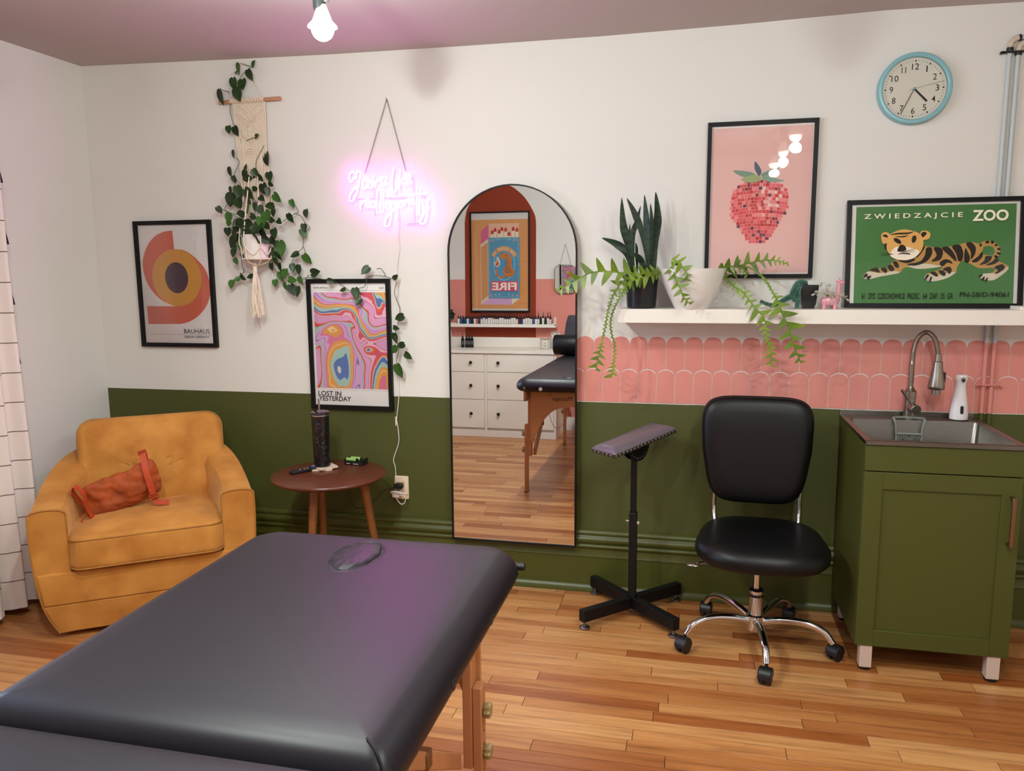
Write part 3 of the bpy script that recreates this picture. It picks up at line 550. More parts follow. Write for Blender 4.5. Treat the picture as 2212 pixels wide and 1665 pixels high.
# ------------------------------------------------------------------ macrame hanger
m_cot = mat('cotton_cord', 'e6d6c2', .85, bump=.6, bscale=260)
M_ = {'rod':[(-2194,2260),(-1879,2258)],'cordtop':[(-2143,2267),(-2049,2384),(-1962,2269)],'panel':[(-2135,2268),(-1956,2266)],'mid':[(-2117,2086),(-1970,2079)],'low':[(-2084,1862),(-1998,1859)],'pot':[(-2084,1653),(-1924,1650),(-2065,1533),(-1948,1532)],'knot':[(-2022,1521),(-2021,1490)],'tas':[(-2053,1262),(-1978,1262)]}
r = thing('macrame_hanger', 'cream macrame plant hanger with tassel on a wooden dowel', 'macrame hanger', (-2.04, -.02, 1.26))
MB().tube([(-2.196, -.03, 2.259), (-1.879, -.03, 2.261)], .0085, 12).build('dowel', mat('dowel_wood', 'b98763', .5, var=.15, vscale=30), r)
MB().tube([(-2.13, -.03, 2.27), (-2.045, -.006, 2.386)], .0022, 6).build('hanging_cord', m_cot, r); MB().tube([(-1.965, -.03, 2.27), (-2.045, -.006, 2.386)], .0022, 6).build('hanging_cord', m_cot, r)
MB().lathe([(.003, 0), (.003, .012)], 8, (-2.045, -.008, 2.38)).build('nail', m_chrome, r)
kn = MB()
for k in range(20): kn.tube([(-2.132+.0088*k+.0035*cos(t), -.03+.0105*sin(t), 2.2605+.0105*cos(t)) for t in [2*pi*j/8 for j in range(8)]], .0027, 5, closed=True)
kn.build('lark_knots', m_cot, r)
st = MB()
def strand(mb, pts, rad_=.0023, n=5): mb.tube(cr(pts, 4), rad_, n)
for k in range(38):
    u = k/37; xt = -2.128+.166*u; xm = -2.120+.155*u; yv = -.024-.003*(k % 2)
    if k < 8: xl, zl = -2.090+.0065*k, 1.62
    elif k > 29: xl, zl = -1.985+.006*(k-30), 1.62
    else: xl, zl = -2.072+.0042*(k-8), 1.80+.006*abs(k-18.5)
    st_pts = [(xt, yv, 2.25), (xt*.6+xm*.4, yv, 2.15), (xm+.0, yv, 2.06), (xm*.35+xl*.65, yv-.01, 1.92), (xl, yv-.02, zl+.1), (xl+(-2.01-xl)*.1, yv-.05 if (k < 8 or k > 29) else yv-.01, zl)]
    strand(st, st_pts)
st.build('cords', m_cot, r)
pt = MB()   # knotted v, chevron and lattice diamond over the cords
for dz in (0, .012, .024):
    pt.tube([(-2.125, -.031, 2.235-dz), (-2.045, -.034, 2.165-dz), (-1.965, -.031, 2.235-dz)], .0034, 6)
pt.tube([(-2.125, -.031, 2.235), (-2.09, -.032, 2.243), (-2.045, -.034, 2.205), (-2.0, -.032, 2.243), (-1.965, -.031, 2.235)], .003, 6)
c = V((-2.04, -.034, 2.105)); a, b = .036, .036
pt.tube([c+V((-a, 0, 0)), c+V((0, 0, b)), c+V((a, 0, 0)), c+V((0, 0, -b))], .0036, 6, closed=True)
for k in range(-2, 3):
    t = k/3; pt.tube([c+V((-a/2+a/2*t, 0, b/2+b/2*t)), c+V((a/2+a/2*t, 0, -b/2+b/2*t))], .0026, 5); pt.tube([c+V((-a/2+a/2*t, 0, -b/2-b/2*t)), c+V((a/2+a/2*t, 0, b/2-b/2*t))], .0026, 5)
for k in range(12): pt.sq((-2.064+.011*(k % 4), -.034, 2.045-.011*(k//4)), .005, .004, .005, n=8, m=5)
pt.build('knotwork', m_cot, r)
po = V((-2.006, -.095, 1.53))   # pot centre bottom
slg = MB()
for k in range(6):
    a = 2*pi*k/6+.3; u = V((cos(a), sin(a), 0)); top = V((-2.035+.035*cos(a), -.03-.02*abs(sin(a)), 1.95))
    strand(slg, [top, po+u*.074+V((0, 0, .115)), po+u*.068+V((0, 0, .05)), po+u*.06+V((0, 0, -.004)), po+V((0, 0, -.03))], .0028)
    u2 = V((cos(a+pi/6), sin(a+pi/6), 0)); strand(slg, [po+u*.070+V((0, 0, .060)), po+u2*.067+V((0, 0, .022)), po+V((cos(a+pi/3), sin(a+pi/3), 0))*.070+V((0, 0, .060))], .0028)
slg.tube([po+V((.066*cos(2*pi*k/16), .066*sin(2*pi*k/16), .003)) for k in range(16)], .004, 6, closed=True)
slg.build('pot_sling', m_cot, r)
MB().lathe([(.010, 0), (.0105, .03), (.009, .045)], 10, (po.x-.012, po.y, po.z-.06)).build('wrapped_knot', m_cot, r)
ts = MB(); R = random.Random(5)
for k in range(30):
    a = R.uniform(0, 2*pi); q = .007*math.sqrt(R.random()); e = .034*math.sqrt(R.random()); bx = po.x-.012
    z1 = 1.262+R.uniform(-.004, .012); strand(ts, [(bx+q*cos(a), po.y+q*sin(a), 1.475), (bx+e*.6*cos(a)+R.uniform(-.004, .004), po.y+e*.5*sin(a), 1.41), (bx+e*.8*cos(a)+R.uniform(-.006, .006), po.y+e*.5*sin(a), 1.34), (bx+e*cos(a)+R.uniform(-.004, .008), po.y+e*.5*sin(a), z1)], .0022)
ts.build('tassel', m_cot, r)

# ------------------------------------------------------------------ trailing philodendron
m_leaf = mat('dark_leaf', '15280f', .42, var=.35, vscale=14, col2='27431a', spec=.4); m_leaf2 = mat('young_leaf', '355c1f', .4, var=.3, vscale=14, spec=.45); m_stem = mat('vine_stem', '4c5a33', .5)
ph = thing('trailing_philodendron', 'heart-leaf philodendron trailing from the macrame hanger across the marbled poster', 'plant', tuple(po))
MB().lathe([(.05, 0), (.055, .004), (.064, .09), (.068, .11), (.063, .11), (.058, .09)], 28, tuple(po+V((0, 0, .004)))).build('pot', mat('white_ceramic', 'e2dad5', .2, coat=.4), ph)
MB().lathe([(.056, .092), (.03, .1), (.004, .098)], 16, tuple(po)).build('soil', mat('soil', '2a1c12', .9), ph)
sm = MB()
for s in [[(-2010,2405),(-2037,2387),(-2073,2359),(-2101,2324),(-2125,2288),(-2132,2251),(-2130,2207),(-2121,2154),(-2099,2085),(-2089,1978),(-2061,1863)],[(-2010,2405),(-2064,2423)],[(-2173,2313),(-2128,2300)],[(-2061,2079),(-2030,2086),(-2004,2092)],[(-2019,1923),(-2010,1983),(-1981,2035),(-1976,2057)],[(-2104,1880),(-2127,1926),(-2102,1979),(-2122,2006)],[(-2054,1709),(-2114,1726),(-2183,1758),(-2222,1775)],[(-2078,1733),(-2157,1750),(-2191,1774),(-2156,1827),(-2154,1858)],[(-2010,1716),(-1962,1776),(-1943,1821),(-1920,1832)],[(-2008,1746),(-1915,1698),(-1880,1713),(-1835,1742),(-1820,1750),(-1829,1780)],[(-1831,1742),(-1794,1726),(-1778,1695),(-1764,1676),(-1798,1642),(-1797,1588),(-1820,1558),(-1856,1520),(-1849,1488)],[(-1797,1588),(-1777,1550)],[(-1972,1606),(-1943,1520),(-1910,1481),(-1860,1442),(-1809,1434),(-1773,1457)],[(-2123,1593),(-2115,1506),(-2111,1475),(-2151,1443),(-2178,1427)],[(-2031,1654),(-1991,1591),(-1961,1513),(-1929,1450),(-1897,1403)],[(-2101,1655),(-2147,1625),(-2160,1562),(-2145,1522)],[(-1873,1452),(-1834,1438),(-1772,1444),(-1688,1433),(-1628,1416),(-1561,1374),(-1546,1353),(-1526,1325)],[(-1561,1374),(-1515,1394),(-1491,1403),(-1475,1448),(-1402,1448),(-1358,1435),(-1335,1421),(-1347,1366),(-1329,1297),(-1345,1214),(-1352,1172),(-1330,1124),(-1350,1046),(-1343,996)],[(-1432,1482),(-1408,1483),(-1397,1468),(-1393,1448)]]: sm.tube(cr([(x/1000, -.035-.012*sin(i*1.3), z/1000) for i, (x, z) in enumerate(s)], 5), .0016, 5)
R = random.Random(9)
for k in range(14):
    a = R.uniform(0, 2*pi); e = R.uniform(.05, .13)
    sm.tube(cr([po+V((.01*cos(a), .01*sin(a), .09)), po+V((.05*cos(a), .035*sin(a), .16)), po+V((e*cos(a), -abs(e*.5*sin(a)), .10+R.uniform(-.1, .15)))], 5), .0015, 5)
sm.build('vine_stems', m_stem, ph)
def heart(ln, ang, c, tilt_, roll, m, parent, name='leaf'):
    """heart-shaped leaf, folded along its midrib; ang = direction of the tip in the x-z plane"""
    hw = ln*.40; prof = [(-.38, 0, .0), (-.50, .22, .02), (-.46, .62, .06), (-.30, .92, .09), (-.05, 1.0, .10), (.22, .78, .08), (.42, .42, .05), (.62, 0, 0)]
    vs = []; n = len(prof)
    for s in (1, -1):
        for u, w, d in prof: vs.append(V((u*ln, s*w*hw, d*ln*1.1)))
    mid = [V((u*ln, 0, -.02*ln*sin(pi*(u+.4)))) for u in (-.38, -.38, -.3, -.15, 0, .2, .4, .62)]
    b0 = len(vs); vs += mid; fs = []
    for s in (0, n):
        for i in range(n-1):
            q = [s+i, s+i+1, b0+i+1, b0+i]; fs.append(q if s == 0 else q[::-1])
    T = Matrix.Translation(c) @ Matrix.Rotation(-rad(ang), 4, 'Y') @ Matrix.Rotation(roll, 4, 'X') @ Matrix.Rotation(pi/2, 4, 'X') @ Matrix.Rotation(tilt_, 4, 'Y')
    mb = MB(); mb.T = T; mb.add(vs, fs); return mb.build(name, m, parent, smooth=80)
R = random.Random(2)
for i, (x, y, z, l, a) in enumerate([(-2075,-42,2403,49,250),(-2001,-38,2418,36,280),(-2019,-46,2371,49,290),(-2107,-39,2339,54,275),(-2065,-36,2334,54,280),(-2170,-47,2284,69,275),(-2076,-62,2286,61,285),(-2078,-59,2379,19,200),(-2137,-57,2131,38,280),(-2110,-41,2127,46,295),(-1997,-51,2095,30,10),(-2126,-43,2023,39,275),(-1956,-40,1995,65,292),(-2153,-38,1944,45,270),(-2133,-43,1907,35,285),(-2054,-64,1955,31,100),(-2063,-62,1926,38,250),(-2051,-64,1910,50,355),(-2011,-62,1930,42,300),(-2011,-47,1910,46,250),(-1987,-51,1905,31,290),(-1940,-57,1912,46,285),(-1931,-65,1878,37,335),(-2094,-74,1847,58,285),(-2035,-89,1835,58,310),(-2017,-59,1858,29,0),(-1965,-72,1857,54,290),(-1943,-76,1842,37,280),(-2144,-56,1856,35,265),(-2151,-52,1815,63,260),(-2093,-81,1792,58,300),(-2033,-90,1795,34,320),(-1956,-109,1807,36,320),(-1895,-80,1813,53,318),(-1918,-103,1774,42,185),(-2021,-119,1761,46,280),(-2207,-66,1766,37,310),(-2060,-115,1741,47,180),(-2147,-83,1728,47,255),(-2148,-84,1702,31,250),(-1973,-161,1723,38,340),(-1917,-138,1727,57,300),(-1899,-108,1743,38,270),(-1843,-58,1722,46,290),(-1839,-44,1788,38,290),(-1769,-44,1741,40,285),(-1876,-102,1702,34,320),(-1908,-112,1709,38,350),(-2017,-141,1695,49,200),(-1908,-158,1681,41,320),(-2098,-98,1676,56,230),(-2165,-71,1663,43,275),(-1947,-178,1669,64,250),(-1987,-158,1641,87,300),(-1889,-129,1649,47,290),(-2137,-71,1616,59,240),(-1782,-48,1676,38,270),(-1790,-42,1650,45,295),(-2078,-104,1599,46,250),(-1898,-67,1585,70,275),(-1915,-108,1615,46,310),(-2138,-75,1565,39,255),(-2086,-75,1549,39,285),(-1924,-65,1524,39,280),(-2128,-74,1526,35,300),(-1944,-78,1566,46,200),(-1956,-48,1501,45,300),(-1914,-47,1497,39,280),(-2105,-61,1451,43,330),(-2139,-55,1439,31,200),(-2072,-47,1451,33,200),(-2176,-45,1417,44,275),(-1915,-42,1454,49,290),(-1888,-50,1465,47,275),(-1950,-37,1420,39,280),(-1885,-56,1407,40,300),(-1851,-61,1391,54,290),(-1823,-63,1383,48,270),(-1845,-58,1492,39,270),(-1823,-65,1550,42,215),(-1780,-35,1534,53,300),(-1819,-43,1484,47,265),(-1847,-64,1434,43,350),(-1806,-58,1434,43,300),(-1737,-47,1468,53,10),(-2104,-107,1645,46,250),(-2064,-124,1697,54,210),(-2021,-153,1657,53,240),(-1929,-155,1648,53,300),(-1937,-130,1618,46,320),(-1930,-169,1699,53,280),(-1946,-62,1536,43,250),(-1910,-64,1551,46,290),(-2085,-118,1698,46,220),(-1982,-123,1771,38,260),(-1957,-125,1755,45,300),(-2136,-62,1585,43,240),(-2089,-97,1630,46,260),(-1656,-55,1428,35,350),(-1598,-47,1386,29,200),(-1537,-45,1374,50,280),(-1525,-41,1332,38,235),(-1476,-59,1477,47,225),(-1338,-48,1444,30,40),(-1321,-44,1261,47,200),(-1345,-41,1212,33,350),(-1348,-41,1168,47,275),(-1320,-43,1132,40,200),(-1347,-53,1114,43,230),(-1289,-42,1084,43,325),(-1335,-40,1016,66,290)]):
    heart(l/1000*1.03, a, V((x/1000, y/1000, z/1000)), R.uniform(-.45, .35), R.uniform(-.55, .55), m_leaf2 if i in (1, 44, 58, 71, 72, 73, 74, 82, 83, 90, 117) or R.random() < .12 else m_leaf, ph)

# ------------------------------------------------------------------ plant shelf and what stands on it
SZ = 1.3095
sh = MB().box(-.308, 2.25, -.205, 0, 1.2535, SZ).build('floating_shelf', m_white, bevel=.0015)
tag(sh, 'long thick white floating shelf above the sink and pink tiles', 'shelf')
m_pot = mat('black_nursery_pot', '0d0e10', .3)
r = thing('snake_plant', 'dark green snake plant with upright pointed leaves in a black plastic pot', 'plant', (-.219, -.115, SZ))
MB().lathe([(.054, 0), (.060, .006), (.0685, .13), (.071, .133), (.071, .145), (.066, .145), (.063, .12)], 36, (-.219, -.115, SZ)).build('pot', m_pot, r)
MB().lathe([(.063, .122), (.03, .13), (.004, .13)], 20, (-.219, -.115, SZ)).build('soil', MC['soil'], r)
m_snake = mat('snake_leaf', '101f13', .42, var=.45, vscale=26, vstretch=(1, 1, 2.6), col2='2a4028', spec=.3)
for pts, w, y in [([(-252,1457),(-274,1565),(-295,1646),(-302,1762)],0.0336,-0.16),([(-183,1462),(-219,1621),(-251,1698),(-285,1762)],0.0281,-0.12),([(-259,1462),(-261,1608),(-246,1659),(-230,1731)],0.0238,-0.08),([(-192,1457),(-191,1564),(-201,1681),(-211,1771)],0.0314,-0.14),([(-173,1456),(-171,1585),(-161,1682),(-169,1786)],0.039,-0.1),([(-184,1472),(-180,1644),(-186,1736)],0.0152,-0.16),([(-271,1473),(-275,1566),(-270,1658)],0.0152,-0.12),([(-259,1457),(-281,1535),(-329,1578),(-391,1604)],0.0336,-0.08),([(-205,1462),(-223,1513),(-255,1538)],0.0271,-0.14),([(-239,1457),(-243,1545),(-247,1581)],0.0135,-0.1)]:
    P = cr([V((x/1000, 0, z/1000)) for x, z in pts], 6); n = len(P); base = V((P[0][0], y, P[0][2])); mb = MB(); rings = []
    k0 = V((-.219, -.115, 0))
    for i, p in enumerate(P):
        t = i/(n-1); wd = w/2*(.55+.45*min(1, t*2.2))*(1 if t < .62 else max(.02, ((1-t)/.38)**.8)); q = V(P[min(i+1, n-1)])-V(P[max(i-1, 0)]); q.normalize(); s = q.cross(V((0, 1, 0)))
        s = (s*cos(.5*sin(y*90+t*2))+V((0, 1, 0))*sin(.5*sin(y*90+t*2))).normalized(); nn = q.cross(s); yy = y*(t)+(-.115+(y+.115)*.4)*(1-t)
        c = V((p[0], yy, p[2])); rings.append([c-s*wd+nn*wd*.35, c+nn*(-.0012), c+s*wd+nn*wd*.35, c+nn*.0022])
    mb.loft(rings); mb.build('leaf', m_snake, r, smooth=60)
# fishbone cactus in a white bowl
bc = (-.0135, -.142, SZ)
r = thing('fishbone_cactus', 'fishbone cactus with zigzag stems hanging from a glossy white bowl', 'plant', bc)
MB().lathe([(.066, 0), (.070, .004), (.098, .06), (.120, .11), (.134, .155), (.137, .163), (.132, .163), (.118, .12)], 48, bc).build('pot', mat('gloss_white_bowl', 'e4e0dc', .12, coat=.6), r)
MB().lathe([(.128, .143), (.06, .15), (.004, .15)], 20, bc).build('soil', MC['soil'], r)
m_cac = mat('cactus_green', '4d6a1a', .4, var=.3, vscale=9, col2='7d962b', spec=.45)
R = random.Random(8)
for pts, wd in [([(-126,-150,1461),(-195,-186,1453),(-273,-221,1455),(-341,-250,1463),(-402,-250,1461),(-448,-250,1444),(-487,-250,1421),(-552,-250,1381)],[16,32,66,68,68,68,47,21]),([(-126,-150,1459),(-195,-172,1447),(-244,-194,1427),(-273,-216,1402),(-296,-235,1362),(-321,-235,1311),(-335,-235,1260),(-329,-235,1208),(-317,-235,1162),(-319,-235,1095),(-328,-235,1032)],[21,58,58,32,11,9,9,9,9,13,37]),([(-254,-200,1442),(-294,-213,1417),(-317,-226,1382),(-331,-239,1352),(-345,-245,1301),(-355,-245,1240),(-367,-245,1183),(-377,-245,1136),(-387,-245,1089),(-392,-245,1058)],[47,47,26,11,11,11,6,32,39,26]),([(-94,-235,1496),(-74,-264,1427),(-56,-285,1393),(-46,-285,1364),(-16,-285,1332)],[39,50,42,32,16]),([(89,-120,1465),(143,-134,1474),(219,-149,1494),(276,-150,1503),(324,-150,1497),(360,-150,1483)],[32,58,53,39,16,8]),([(103,-150,1460),(138,-182,1410),(181,-213,1381),(218,-245,1333),(242,-250,1306),(267,-250,1270),(279,-250,1201),(295,-250,1147),(297,-250,1090)],[26,21,29,32,58,39,18,32,26]),([(181,-150,1481),(218,-182,1469),(259,-213,1434),(291,-245,1382),(316,-250,1338),(331,-250,1295),(357,-250,1241),(383,-250,1163),(409,-250,1105)],[6,6,9,11,47,68,63,42,21]),([(104,-120,1467),(137,-141,1479),(181,-150,1469),(202,-150,1439)],[32,42,32,16]),([(-89,-230,1511),(-64,-266,1491),(-39,-280,1461),(-28,-280,1422)],[42,50,32,16]),([(-142,-180,1462),(-167,-223,1447),(-211,-240,1437),(-266,-240,1418)],[21,47,47,32])]:
    P = [V(p)/1000 for p in pts]; n = len(P); path = [V(p) for p in cr(P, 14)]; m = len(path)
    wv = [wd[min(int(i/14), n-1)]*(1-(i % 14)/14)+wd[min(int(i/14)+1, n-1)]*((i % 14)/14) for i in range(m)]
    mb = MB(); mb.tube(path, [.0045*(1-.5*i/m) for i in range(m)], 6, flat=.7)
    dist = [0]
    for i in range(1, m): dist.append(dist[-1]+(path[i]-path[i-1]).length)
    d = .006; side = 1
    while d < dist[-1]:
        i = max(j for j in range(m) if dist[j] <= d); L_ = max(.005, wv[i]/1000*(.86+.12*sin(i*1.7))); t = (path[min(i+1, m-1)]-path[max(i-1, 0)]).normalized(); s = t.cross(V((0, 1, 0))).normalized()*side; s = (s+V((0, R.uniform(-.35, .1), 0))).normalized()
        hb = max(.0045, min(.017, L_*.26)); c = path[i]; u = (s+t*.38).normalized(); nn = V((0, -1, 0)); th = .0014
        prof_ = [(-.04, 1.35), (.15, 1.0), (.45, .82), (.78, .5), (1.06, .05)]
        A = [c+u*L_*f+t*hb*g for f, g in prof_]+[c+u*L_*f-t*hb*g for f, g in prof_[::-1]]
        mb.loft([[p+nn*th for p in A], [p-nn*th for p in A]])
        d += max(.0065, hb*1.75); side = -side
    mb.build('lobed_stem', m_cac, r, smooth=40)
# burro's tail
r = thing('burros_tail', 'blue-green trailing succulent with bead-like leaves in a small square black pot', 'plant', (.444, -.09, SZ))
MB().pad(rrf(.072, .072, .008, .444, -.09), [(.0135, SZ), (.012, SZ+.012), (.010, SZ+.012), (.001, SZ+.078), (.001, SZ+.092), (0, SZ+.092), (0, SZ+.094), (.004, SZ+.094)]).build('pot', m_pot, r)
bt = MB(); R = random.Random(6)
for path in [[(433,-100,1405),(408,-120,1411),(390,-140,1396),(382,-160,1367),(355,-170,1353),(332,-170,1338),(309,-170,1325),(280,-170,1330),(257,-170,1340)],[(423,-100,1405),(401,-130,1399),(395,-170,1367),(394,-170,1333),(394,-170,1314)],[(412,-110,1408),(385,-150,1387),(374,-170,1363),(384,-170,1343)]]:
    P = [V(p) for p in cr([V(p)/1000 for p in path], 6)]; tot = len(P)
    for i, p in enumerate(P):
        q = (P[min(i+1, tot-1)]-P[max(i-1, 0)]).normalized(); o1 = q.orthogonal().normalized(); o2 = q.cross(o1); fat = 1-.55*i/tot
        for k in range(7):
            a = 2*pi*k/7+i*.9; d_ = (o1*cos(a)+o2*sin(a)+q*.45).normalized(); c = p+d_*.009*fat; e = MB()
            z_ = d_; x_ = z_.orthogonal().normalized(); y_ = z_.cross(x_); bt.T = Matrix(((x_.x, y_.x, z_.x, c.x), (x_.y, y_.y, z_.y, c.y), (x_.z, y_.z, z_.z, max(c.z, SZ+.006)), (0, 0, 0, 1)))
            bt.lathe([(.0006, -.009*fat), (.0036*fat, -.002), (.0034*fat, .004*fat), (.0005, .0105*fat)], 5)
bt.T = Matrix.Identity(4)
bt.build('bead_leaves', mat('blue_green_succulent', '4d7668', .5, var=.25, vscale=30), r, smooth=80, kind='stuff')
# giraffe planter
gx, gy = .525, -.13
r = thing('giraffe_planter', 'small pink giraffe-shaped planter holding a pale grey-green succulent', 'planter', (gx, gy, SZ))
m_gir = mat('pink_ceramic', 'd58f9c', .3, coat=.3)
g = MB(); g.sq((gx-.006, gy, SZ+.030), .034, .022, .019, .7, .7, 20, 10); g.build('body', m_gir, r)
MB().tube(cr([(gx+.018, gy, SZ+.03), (gx+.026, gy, SZ+.06), (gx+.027, gy, SZ+.088), (gx+.028, gy, SZ+.098)], 4), [.014, .013, .012, .0105, .010, .0095, .009, .009, .009, .009, .009, .009, .009], 12).build('neck', m_gir, r)
g = MB(); g.sq((gx+.034, gy-.002, SZ+.104), .014, .0085, .0085, n=16, m=8); g.sq((gx+.018, gy, SZ+.109), .006, .002, .004, n=10, m=6); g.sq((gx+.026, gy-.009, SZ+.110), .005, .002, .004, n=10, m=6)
g.lathe([(.002, .0), (.0018, .007), (.0025, .010)], 8, (gx+.028, gy-.004, SZ+.111)).lathe([(.002, .0), (.0018, .007), (.0025, .010)], 8, (gx+.028, gy+.004, SZ+.111)); g.build('head', m_gir, r)
for dx, dy in ((-.026, -.012), (-.026, .012), (.014, -.012), (.014, .012)): MB().lathe([(.0085, 0), (.0075, .012), (.0085, .028)], 12, (gx+dx, gy+dy, SZ)).build('leg', m_gir, r)
m_suc = mat('grey_green_leaf', '7d9380', .5, var=.2, vscale=25, col2='a9a69a')
for x, z, l, a in [(482,1404,24,75),(510,1402,22,5),(467,1379,18,190),(456,1367,20,200),(495,1384,20,30),(507,1372,20,330),(472,1367,16,250),(475,1357,16,260),(496,1359,16,300),(526,1359,16,290),(557,1347,16,290),(555,1322,16,280),(568,1367,14,80),(577,1359,12,20),(582,1347,18,320),(522,1345,14,220),(518,1332,14,260),(532,1337,14,330)]:
    L_ = l/7.373/1704*3.3*3.6; u = V((cos(rad(a)), 0, sin(rad(a)))); s = V((-u.z, 0, u.x)); c = V((x/1000, gy-.02, z/1000)); hw = L_*.24
    A = [c-u*L_*.5, c-u*L_*.15+s*hw*.8, c+u*L_*.2+s*hw, c+u*L_*.42+s*hw*.6, c+u*L_*.52, c+u*L_*.42-s*hw*.6, c+u*L_*.2-s*hw, c-u*L_*.15-s*hw*.8]
    MB().loft([[p+V((0, .0015, 0)) for p in A], [p+V((0, -.0015, 0)) for p in A]]).build('leaf', m_suc, r, smooth=0)
stm = MB()
for x, z, l, a in [(482,1404,24,75),(510,1402,22,5),(467,1379,18,190),(456,1367,20,200),(495,1384,20,30),(507,1372,20,330),(472,1367,16,250),(475,1357,16,260),(496,1359,16,300),(526,1359,16,290),(557,1347,16,290),(555,1322,16,280),(568,1367,14,80),(577,1359,12,20),(582,1347,18,320),(522,1345,14,220),(518,1332,14,260),(532,1337,14,330)]: stm.tube(cr([(gx-.012, gy-.002, SZ+.045), ((gx-.012+x/1000)/2, gy-.02, max(z/1000, SZ+.05)+.008), (x/1000, gy-.02, z/1000)], 4), .0011, 5)
stm.build('succulent_stems', mat('pale_stem', 'b3a58a', .5), r)
bx_ = tag(MB().pad(rrf(.30, .13, .006, 1.325, -.13), [(.001, SZ), (0, SZ+.001), (0, SZ+.0115), (.001, SZ+.0125)]).build('tray', m_white), 'low flat white tray on the right end of the shelf', 'tray')
# ------------------------------------------------------------------ massage table
TX0, TX1, TY1, TYM, TY0, TZ = -1.143, -.405, -1.60, -2.522, -3.46, .79
tcx = (TX0+TX1)/2
r = thing('massage_table', 'black padded folding massage table with beech legs and plugged face hole', 'massage table', (tcx, -2.5, 0))
pr_ = [(.05, .704), (.022, .706), (.006, .718), (0, .735), (.003, .752), (.012, .770), (.028, .784), (.05, .7895), (.09, .7905), (.2, .7915), (.34, .792)]
def half(y0, y1, name='padded_top'):
    cy, d = (y0+y1)/2, y1-y0; w = TX1-TX0
    def out(i):
        far = 1 if y1 > -2 else -1
        big = rr(max(w-2*i, .01), max(d-2*i, .01), max(.085-i*.6, .02), 8, tcx, cy); sm_ = rr(max(w-2*i, .01), max(d-2*i, .01), max(.03-i*.5, .006), 8, tcx, cy)
        return (big[:18]+sm_[18:]) if far > 0 else (sm_[:18]+big[18:])
    return MB().pad(out, pr_).build(name, m_vinyl, r, smooth=70)
half(TYM+.0015, TY1); half(TY0, TYM-.0015)
# apron rails under each half
for y0, y1 in ((TYM+.01, TY1-.03), (TY0+.03, TYM-.01)):
    for x in (TX0+.058, TX1-.076): MB().box(x, x+.018, y0, y1, .640, .706).build('apron_rail', m_wood, r, bevel=.002)
# arched end panels with lettering
def end_panel(y):
    xl, xr = -1.052, -.513; pts = [(xl, .700), (xl, .37), (xl+.015, .352)]
    for k in range(9): a = pi/2*k/8; pts.append((xl+.025+.19*(1-cos(a))**.75, .355+.235*sin(a)))
    pts += [(tcx, .602)]
    q = [(2*tcx-x, z) for x, z in pts[:-1]][::-1]
    return MB().prism(pts+q, y-.006, y+.006).build('end_panel', mat('beech_ply', 'bd8350', .4, var=.15, vscale=10, vstretch=(.12, 1, 1)), r, smooth=0, bevel=.001)
end_panel(-1.705); end_panel(-3.38)
text('Massage', 'lettering', m_txt, r, (-.772, .632, -.905, .668), -1.6985)
text('®', 'lettering', m_txt, r, (-.912, .672, -.926, .686), -1.6985)
# legs: upper post, adjustable lower post, knobs
for x, s in ((-1.062, -1), (-.518, 1)):
    for yy in (-1.735, -3.35):
        MB().box(x-.012, x+.012, yy-.022, yy+.022, .255, .702).build('leg', m_wood, r, bevel=.003)
        lo = MB().box(x+s*.0125, x+s*.036, yy-.020, yy+.020, .004, .47).build('leg_extension', m_wood, r, bevel=.003)
        hl = MB()
        for k in range(9): hl.lathe([(.0035, 0), (.0035, .001)], 8, (0, 0, 0))
        for z in (.405, .295):
            kb = MB(); kb.loft([[(x+s*(.036+t), yy+(q+.0022*cos(8*a))*cos(a), z+(q+.0022*cos(8*a))*sin(a)) for a in [2*pi*j/40 for j in range(40)]] for q, t in ((.010, 0), (.010, .003), (.0165, .004), (.018, .007), (.018, .016), (.015, .0195))]).build('knob', mat('brass_tinted_plastic', '9c8455', .35), r, smooth=40)
        MB().box(x+s*.0125, x+s*.036, yy-.020, yy+.020, 0, .006).build('foot_pad', m_plastic_b, r)
        hh = MB()
        for k in range(7):
            z = .14+.035*k; hh.loft([[(x+s*.0362, yy+.0035*cos(a), z+.0035*sin(a)) for a in [2*pi*j/8 for j in range(8)]], [(x+s*.0364, yy+.0035*cos(a), z+.0035*sin(a)) for a in [2*pi*j/8 for j in range(8)]]])
        hh.build('peg_holes', mat('hole_dark', '1d1108', .9), r)
    for y0, y1, z0, z1 in ((-1.76, -2.20, .275, .565), (-3.33, -2.86, .275, .565)):
        xx = x-s*.026
        mb = MB().loft([[(xx+dx, y0, z0+dz) for dx, dz in ((-.011, -.022), (.011, -.022), (.011, .022), (-.011, .022))], [(xx+dx, y1, z1+dz) for dx, dz in ((-.011, -.022), (.011, -.022), (.011, .022), (-.011, .022))]]); mb.build('brace', m_wood, r, smooth=0, bevel=.003)
        ym, zm = y0*.45+y1*.55, z0*.45+z1*.55
        MB().box(xx-.016, xx+.016, ym-.016, ym+.016, zm-.018, zm+.024).build('brace_block', mat('dark_beech', '6e4322', .5), r, bevel=.003)
        MB().tube([(xx, y1, z1), (xx, y1, .70)], .006, 8).build('hinge_pin', m_chrome, r)
MB().box(-1.05, -.52, -2.215, -2.185, .545, .585).build('cross_beam', m_wood, r, bevel=.003)
MB().box(-1.05, -.52, -2.875, -2.845, .545, .585).build('cross_beam', m_wood, r, bevel=.003)
for x in (-.60, -.97): MB().tube(cr([(x, -1.76, .69), (x, -2.1, .40), (x, -2.52, .33), (x, -2.95, .40), (x, -3.35, .69)], 6), .0022, 6).build('support_cable', m_chrome, r)
